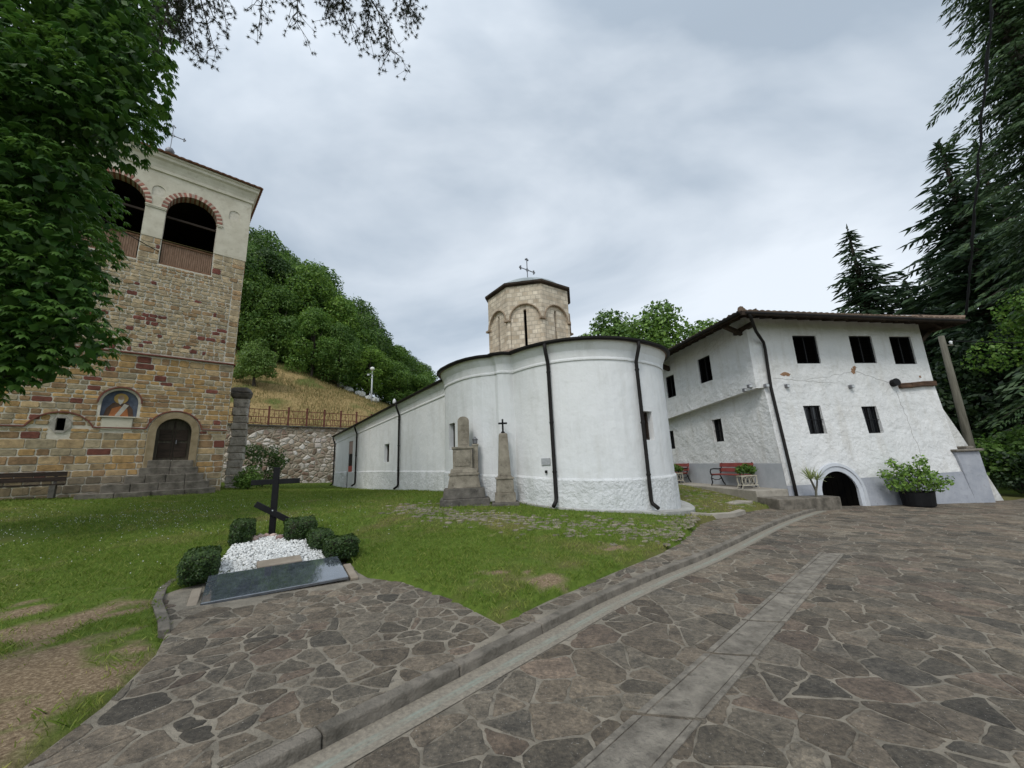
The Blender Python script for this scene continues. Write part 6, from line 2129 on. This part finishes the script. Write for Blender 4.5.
planter('cream ornate plant stand full of green leaves at the near bench end', hpt(-.55, .55, bz), 5, (.15, .2))
planter('cream ornate plant stand with sparse plants before the far bench', hpt(-.60, 5.3, bz), 6, (.8, .2))
# yucca by the cellar door
yc = thing('yucca', 'spiky pale green yucca with two bare stems left of the cellar arch', 'plant', (9.98, 13.42, .07))
mb = MB(); mb.tube([(0, 0, -.05), (.03, 0, .25), (-.08, 0, .6)], [.04, .035, .03], 7); mb.tube([(.03, 0, .2), (.12, .02, .42), (.14, 0, .58)], [.03, .028, .025], 7); mb.build('stem', M_polewood, yc)
g = np.random.default_rng(3); V = []; Q = []; Cc = []
for (hx, hy, hz_) in ((-.08, 0, .6), (.14, 0, .58)):
    for i in range(34):
        a = g.uniform(0, 6.28); e = g.uniform(.0, 1.4); L = g.uniform(.42, .62)
        d = np.array([math.cos(a) * math.cos(e), math.sin(a) * math.cos(e), math.sin(e)]); sd = np.array([-math.sin(a), math.cos(a), 0])
        p = np.array([hx, hy, hz_]); k = len(V)
        V += [p - sd * .012, p + sd * .012, p + d * L * .55 + sd * .018, p + d * L * .55 - sd * .018, p + d * L + np.array([0, 0, -.05])]
        Q += [(k, k + 1, k + 2), (k, k + 2, k + 3), (k + 3, k + 2, k + 4)]; Cc += [g.uniform(.3, 1)] * 5
np_mesh('leaves', np.array(V), np.array(Q), leaf_mat('yucca_leaf', (.12, .17, .05), (.36, .40, .17), .25), yc, col=np.array(Cc)[:, None].repeat(3, 1))
# potted bush before the house
pb = make_shrub('potted_bush', [(0, 0, .95, .5), (.45, .05, .9, .42), (-.45, 0, .85, .4), (.15, -.1, 1.3, .35), (-.25, .05, 1.2, .32), (.7, 0, .7, .3), (-.75, 0, .75, .25), (.75, 0, 1.05, .2), (-.95, 0, 1.15, .2), (.4, 0, 1.6, .22), (-.5, .1, 1.5, .2), (1.05, -.1, .85, .2)], 1700, .11, M_leafA, 75, 'airy green bush in a dark tub before the house front', (13.95, 14.05, -.44), 12, (.6, .3))
MB().lathe([(.33, 0), (.42, .05), (.46, .5), (.48, .52), (.44, .52), (.4, .46)], 20).build('tub', M_black, pb, smooth=False)
# old bench under the tower
tb_ = thing('plank_bench', 'dark weathered plank bench against the lower tower wall', 'bench', (-12.64 - 5.75 * .731 + .5 * .682, 16.9 - 5.75 * .682 - .5 * .731, 1.13), R(43))
for k, (y, z) in enumerate(((-.14, .42), (.02, .42))): MB().box((0, y, z), (2.7, .145, .05)).build('seat_plank', M_darkwood, tb_, bevel=.006)
for z in (.60, .77): MB().box((0, .17, z), (2.7, .04, .15)).build('back_plank', M_darkwood, tb_, bevel=.006)
for x in (-1.1, 1.1): MB().box((x, 0, .19), (.14, .42, .42)).box((x, .2, .5), (.08, .04, .6)).build('support', M_gravedark, tb_, bevel=.01)

# ------------------------------------------------------------------ lamp, white stones, pole, cables
lx, ly = -18.4, 49.4
lp = thing('lamp_post', 'slim pale lamp post with a white globe on the hillside slope', 'street lamp', (lx, ly, hill(lx, ly) - .1))
MB().tube([(0, 0, -.3), (0, 0, 4.3)], [.11, .085], 10).build('pole', M_galv, lp, smooth=True)
mb = MB(); mb.lathe([(.1, 4.25), (.2, 4.34), (.29, 4.48), (.29, 4.6), (.2, 4.74), (.05, 4.8)], 16); mb.build('globe', noisy('milky_globe', (.6, .6, .55), (.7, .7, .66), 4, .4, 0), lp, smooth=True)
mb = MB(); mb.bar((0, 0, 3.95), (-.45, 0, 3.8), .05, .05); mb.box((-.5, 0, 3.75), (.28, .2, .22)); mb.build('floodlight', M_galv, lp)
q = random.Random(12)
for i in range(7):
    t_ = i / 6
    x = -22.9 + 4.4 * t_ + q.uniform(-.2, .2); y = 50.2 + .5 * t_ + q.uniform(-.3, .3)
    s = q.uniform(.32, .55)
    mb = MB(); mb.add([tuple(v * q.uniform(.75, 1.2) for v in (p[0] * s * 1.2, p[1] * s, p[2] * s)) for p in ico], icf, (.55, .56, .54))
    o = mb.build('pale_boulder', M_pebble, bevel=.03); o.location = (x, y, hill(x, y) + s * .6)
    tag(o, 'pale boulder at the edge of the wood near the lamp post', 'boulder', 'pale boulders at the wood edge')
up = thing('utility_pole', 'leaning grey wooden utility pole behind the gate pier', 'utility pole', (20.0, 17.3, -.6))
MB().tube([(0, 0, -.4), (.02, 0, 3), (.08, 0, 7.2)], [.165, .145, .11], 12).build('pole', M_polewood, up, smooth=True)
MB().bar((.05, 0, 6.75), (.5, 0, 6.75), .06, .06).build('crossarm', M_polewood, up)
for x in (.45,):
    MB().lathe([(.03, 0), (.06, .03), (.05, .08), (.07, .12), (.03, .16)], 10, (x, 0, 6.79)).build('insulator', M_white, up, smooth=True)
def cable(name, a, b, sag, r_, label, n=24, lump=0.0):
    a, b = Vector(a), Vector(b); q = random.Random(len(label))
    pts = [a.lerp(b, k / n) + Vector((q.gauss(0, lump), q.gauss(0, lump), -sag * 4 * (k / n) * (1 - k / n))) for k in range(n + 1)]
    o = MB().tube(pts, [r_ * (1 + (q.uniform(-.4, .5) if lump else 0)) for _ in pts], 6).build(name, M_black, smooth=True)
    return tag(o, label, 'cable')
cable('overhead_cable', (20.5, 17.3, 6.35), (31, 15.2, 5.6), .25, .022, 'thin cable running right from the leaning utility pole')
cable('overhead_cable', (19.6, 17.3, 4.2), (17.0, 15.6, 4.1), .1, .018, 'short cable between the house corner and the utility pole')
cable('overhead_cable', (-9.6, 2.6, 8.7), (-14.86, 14.85, 11.1), .35, .016, 'thin black cable crossing the chestnut leaves to the tower')
cable('overhead_cable', (16.9, 13.6, 6.3), (15.6, 9.0, 17.0), .1, .035, 'thick dark cable climbing skyward from the house roof end', 40, .02)
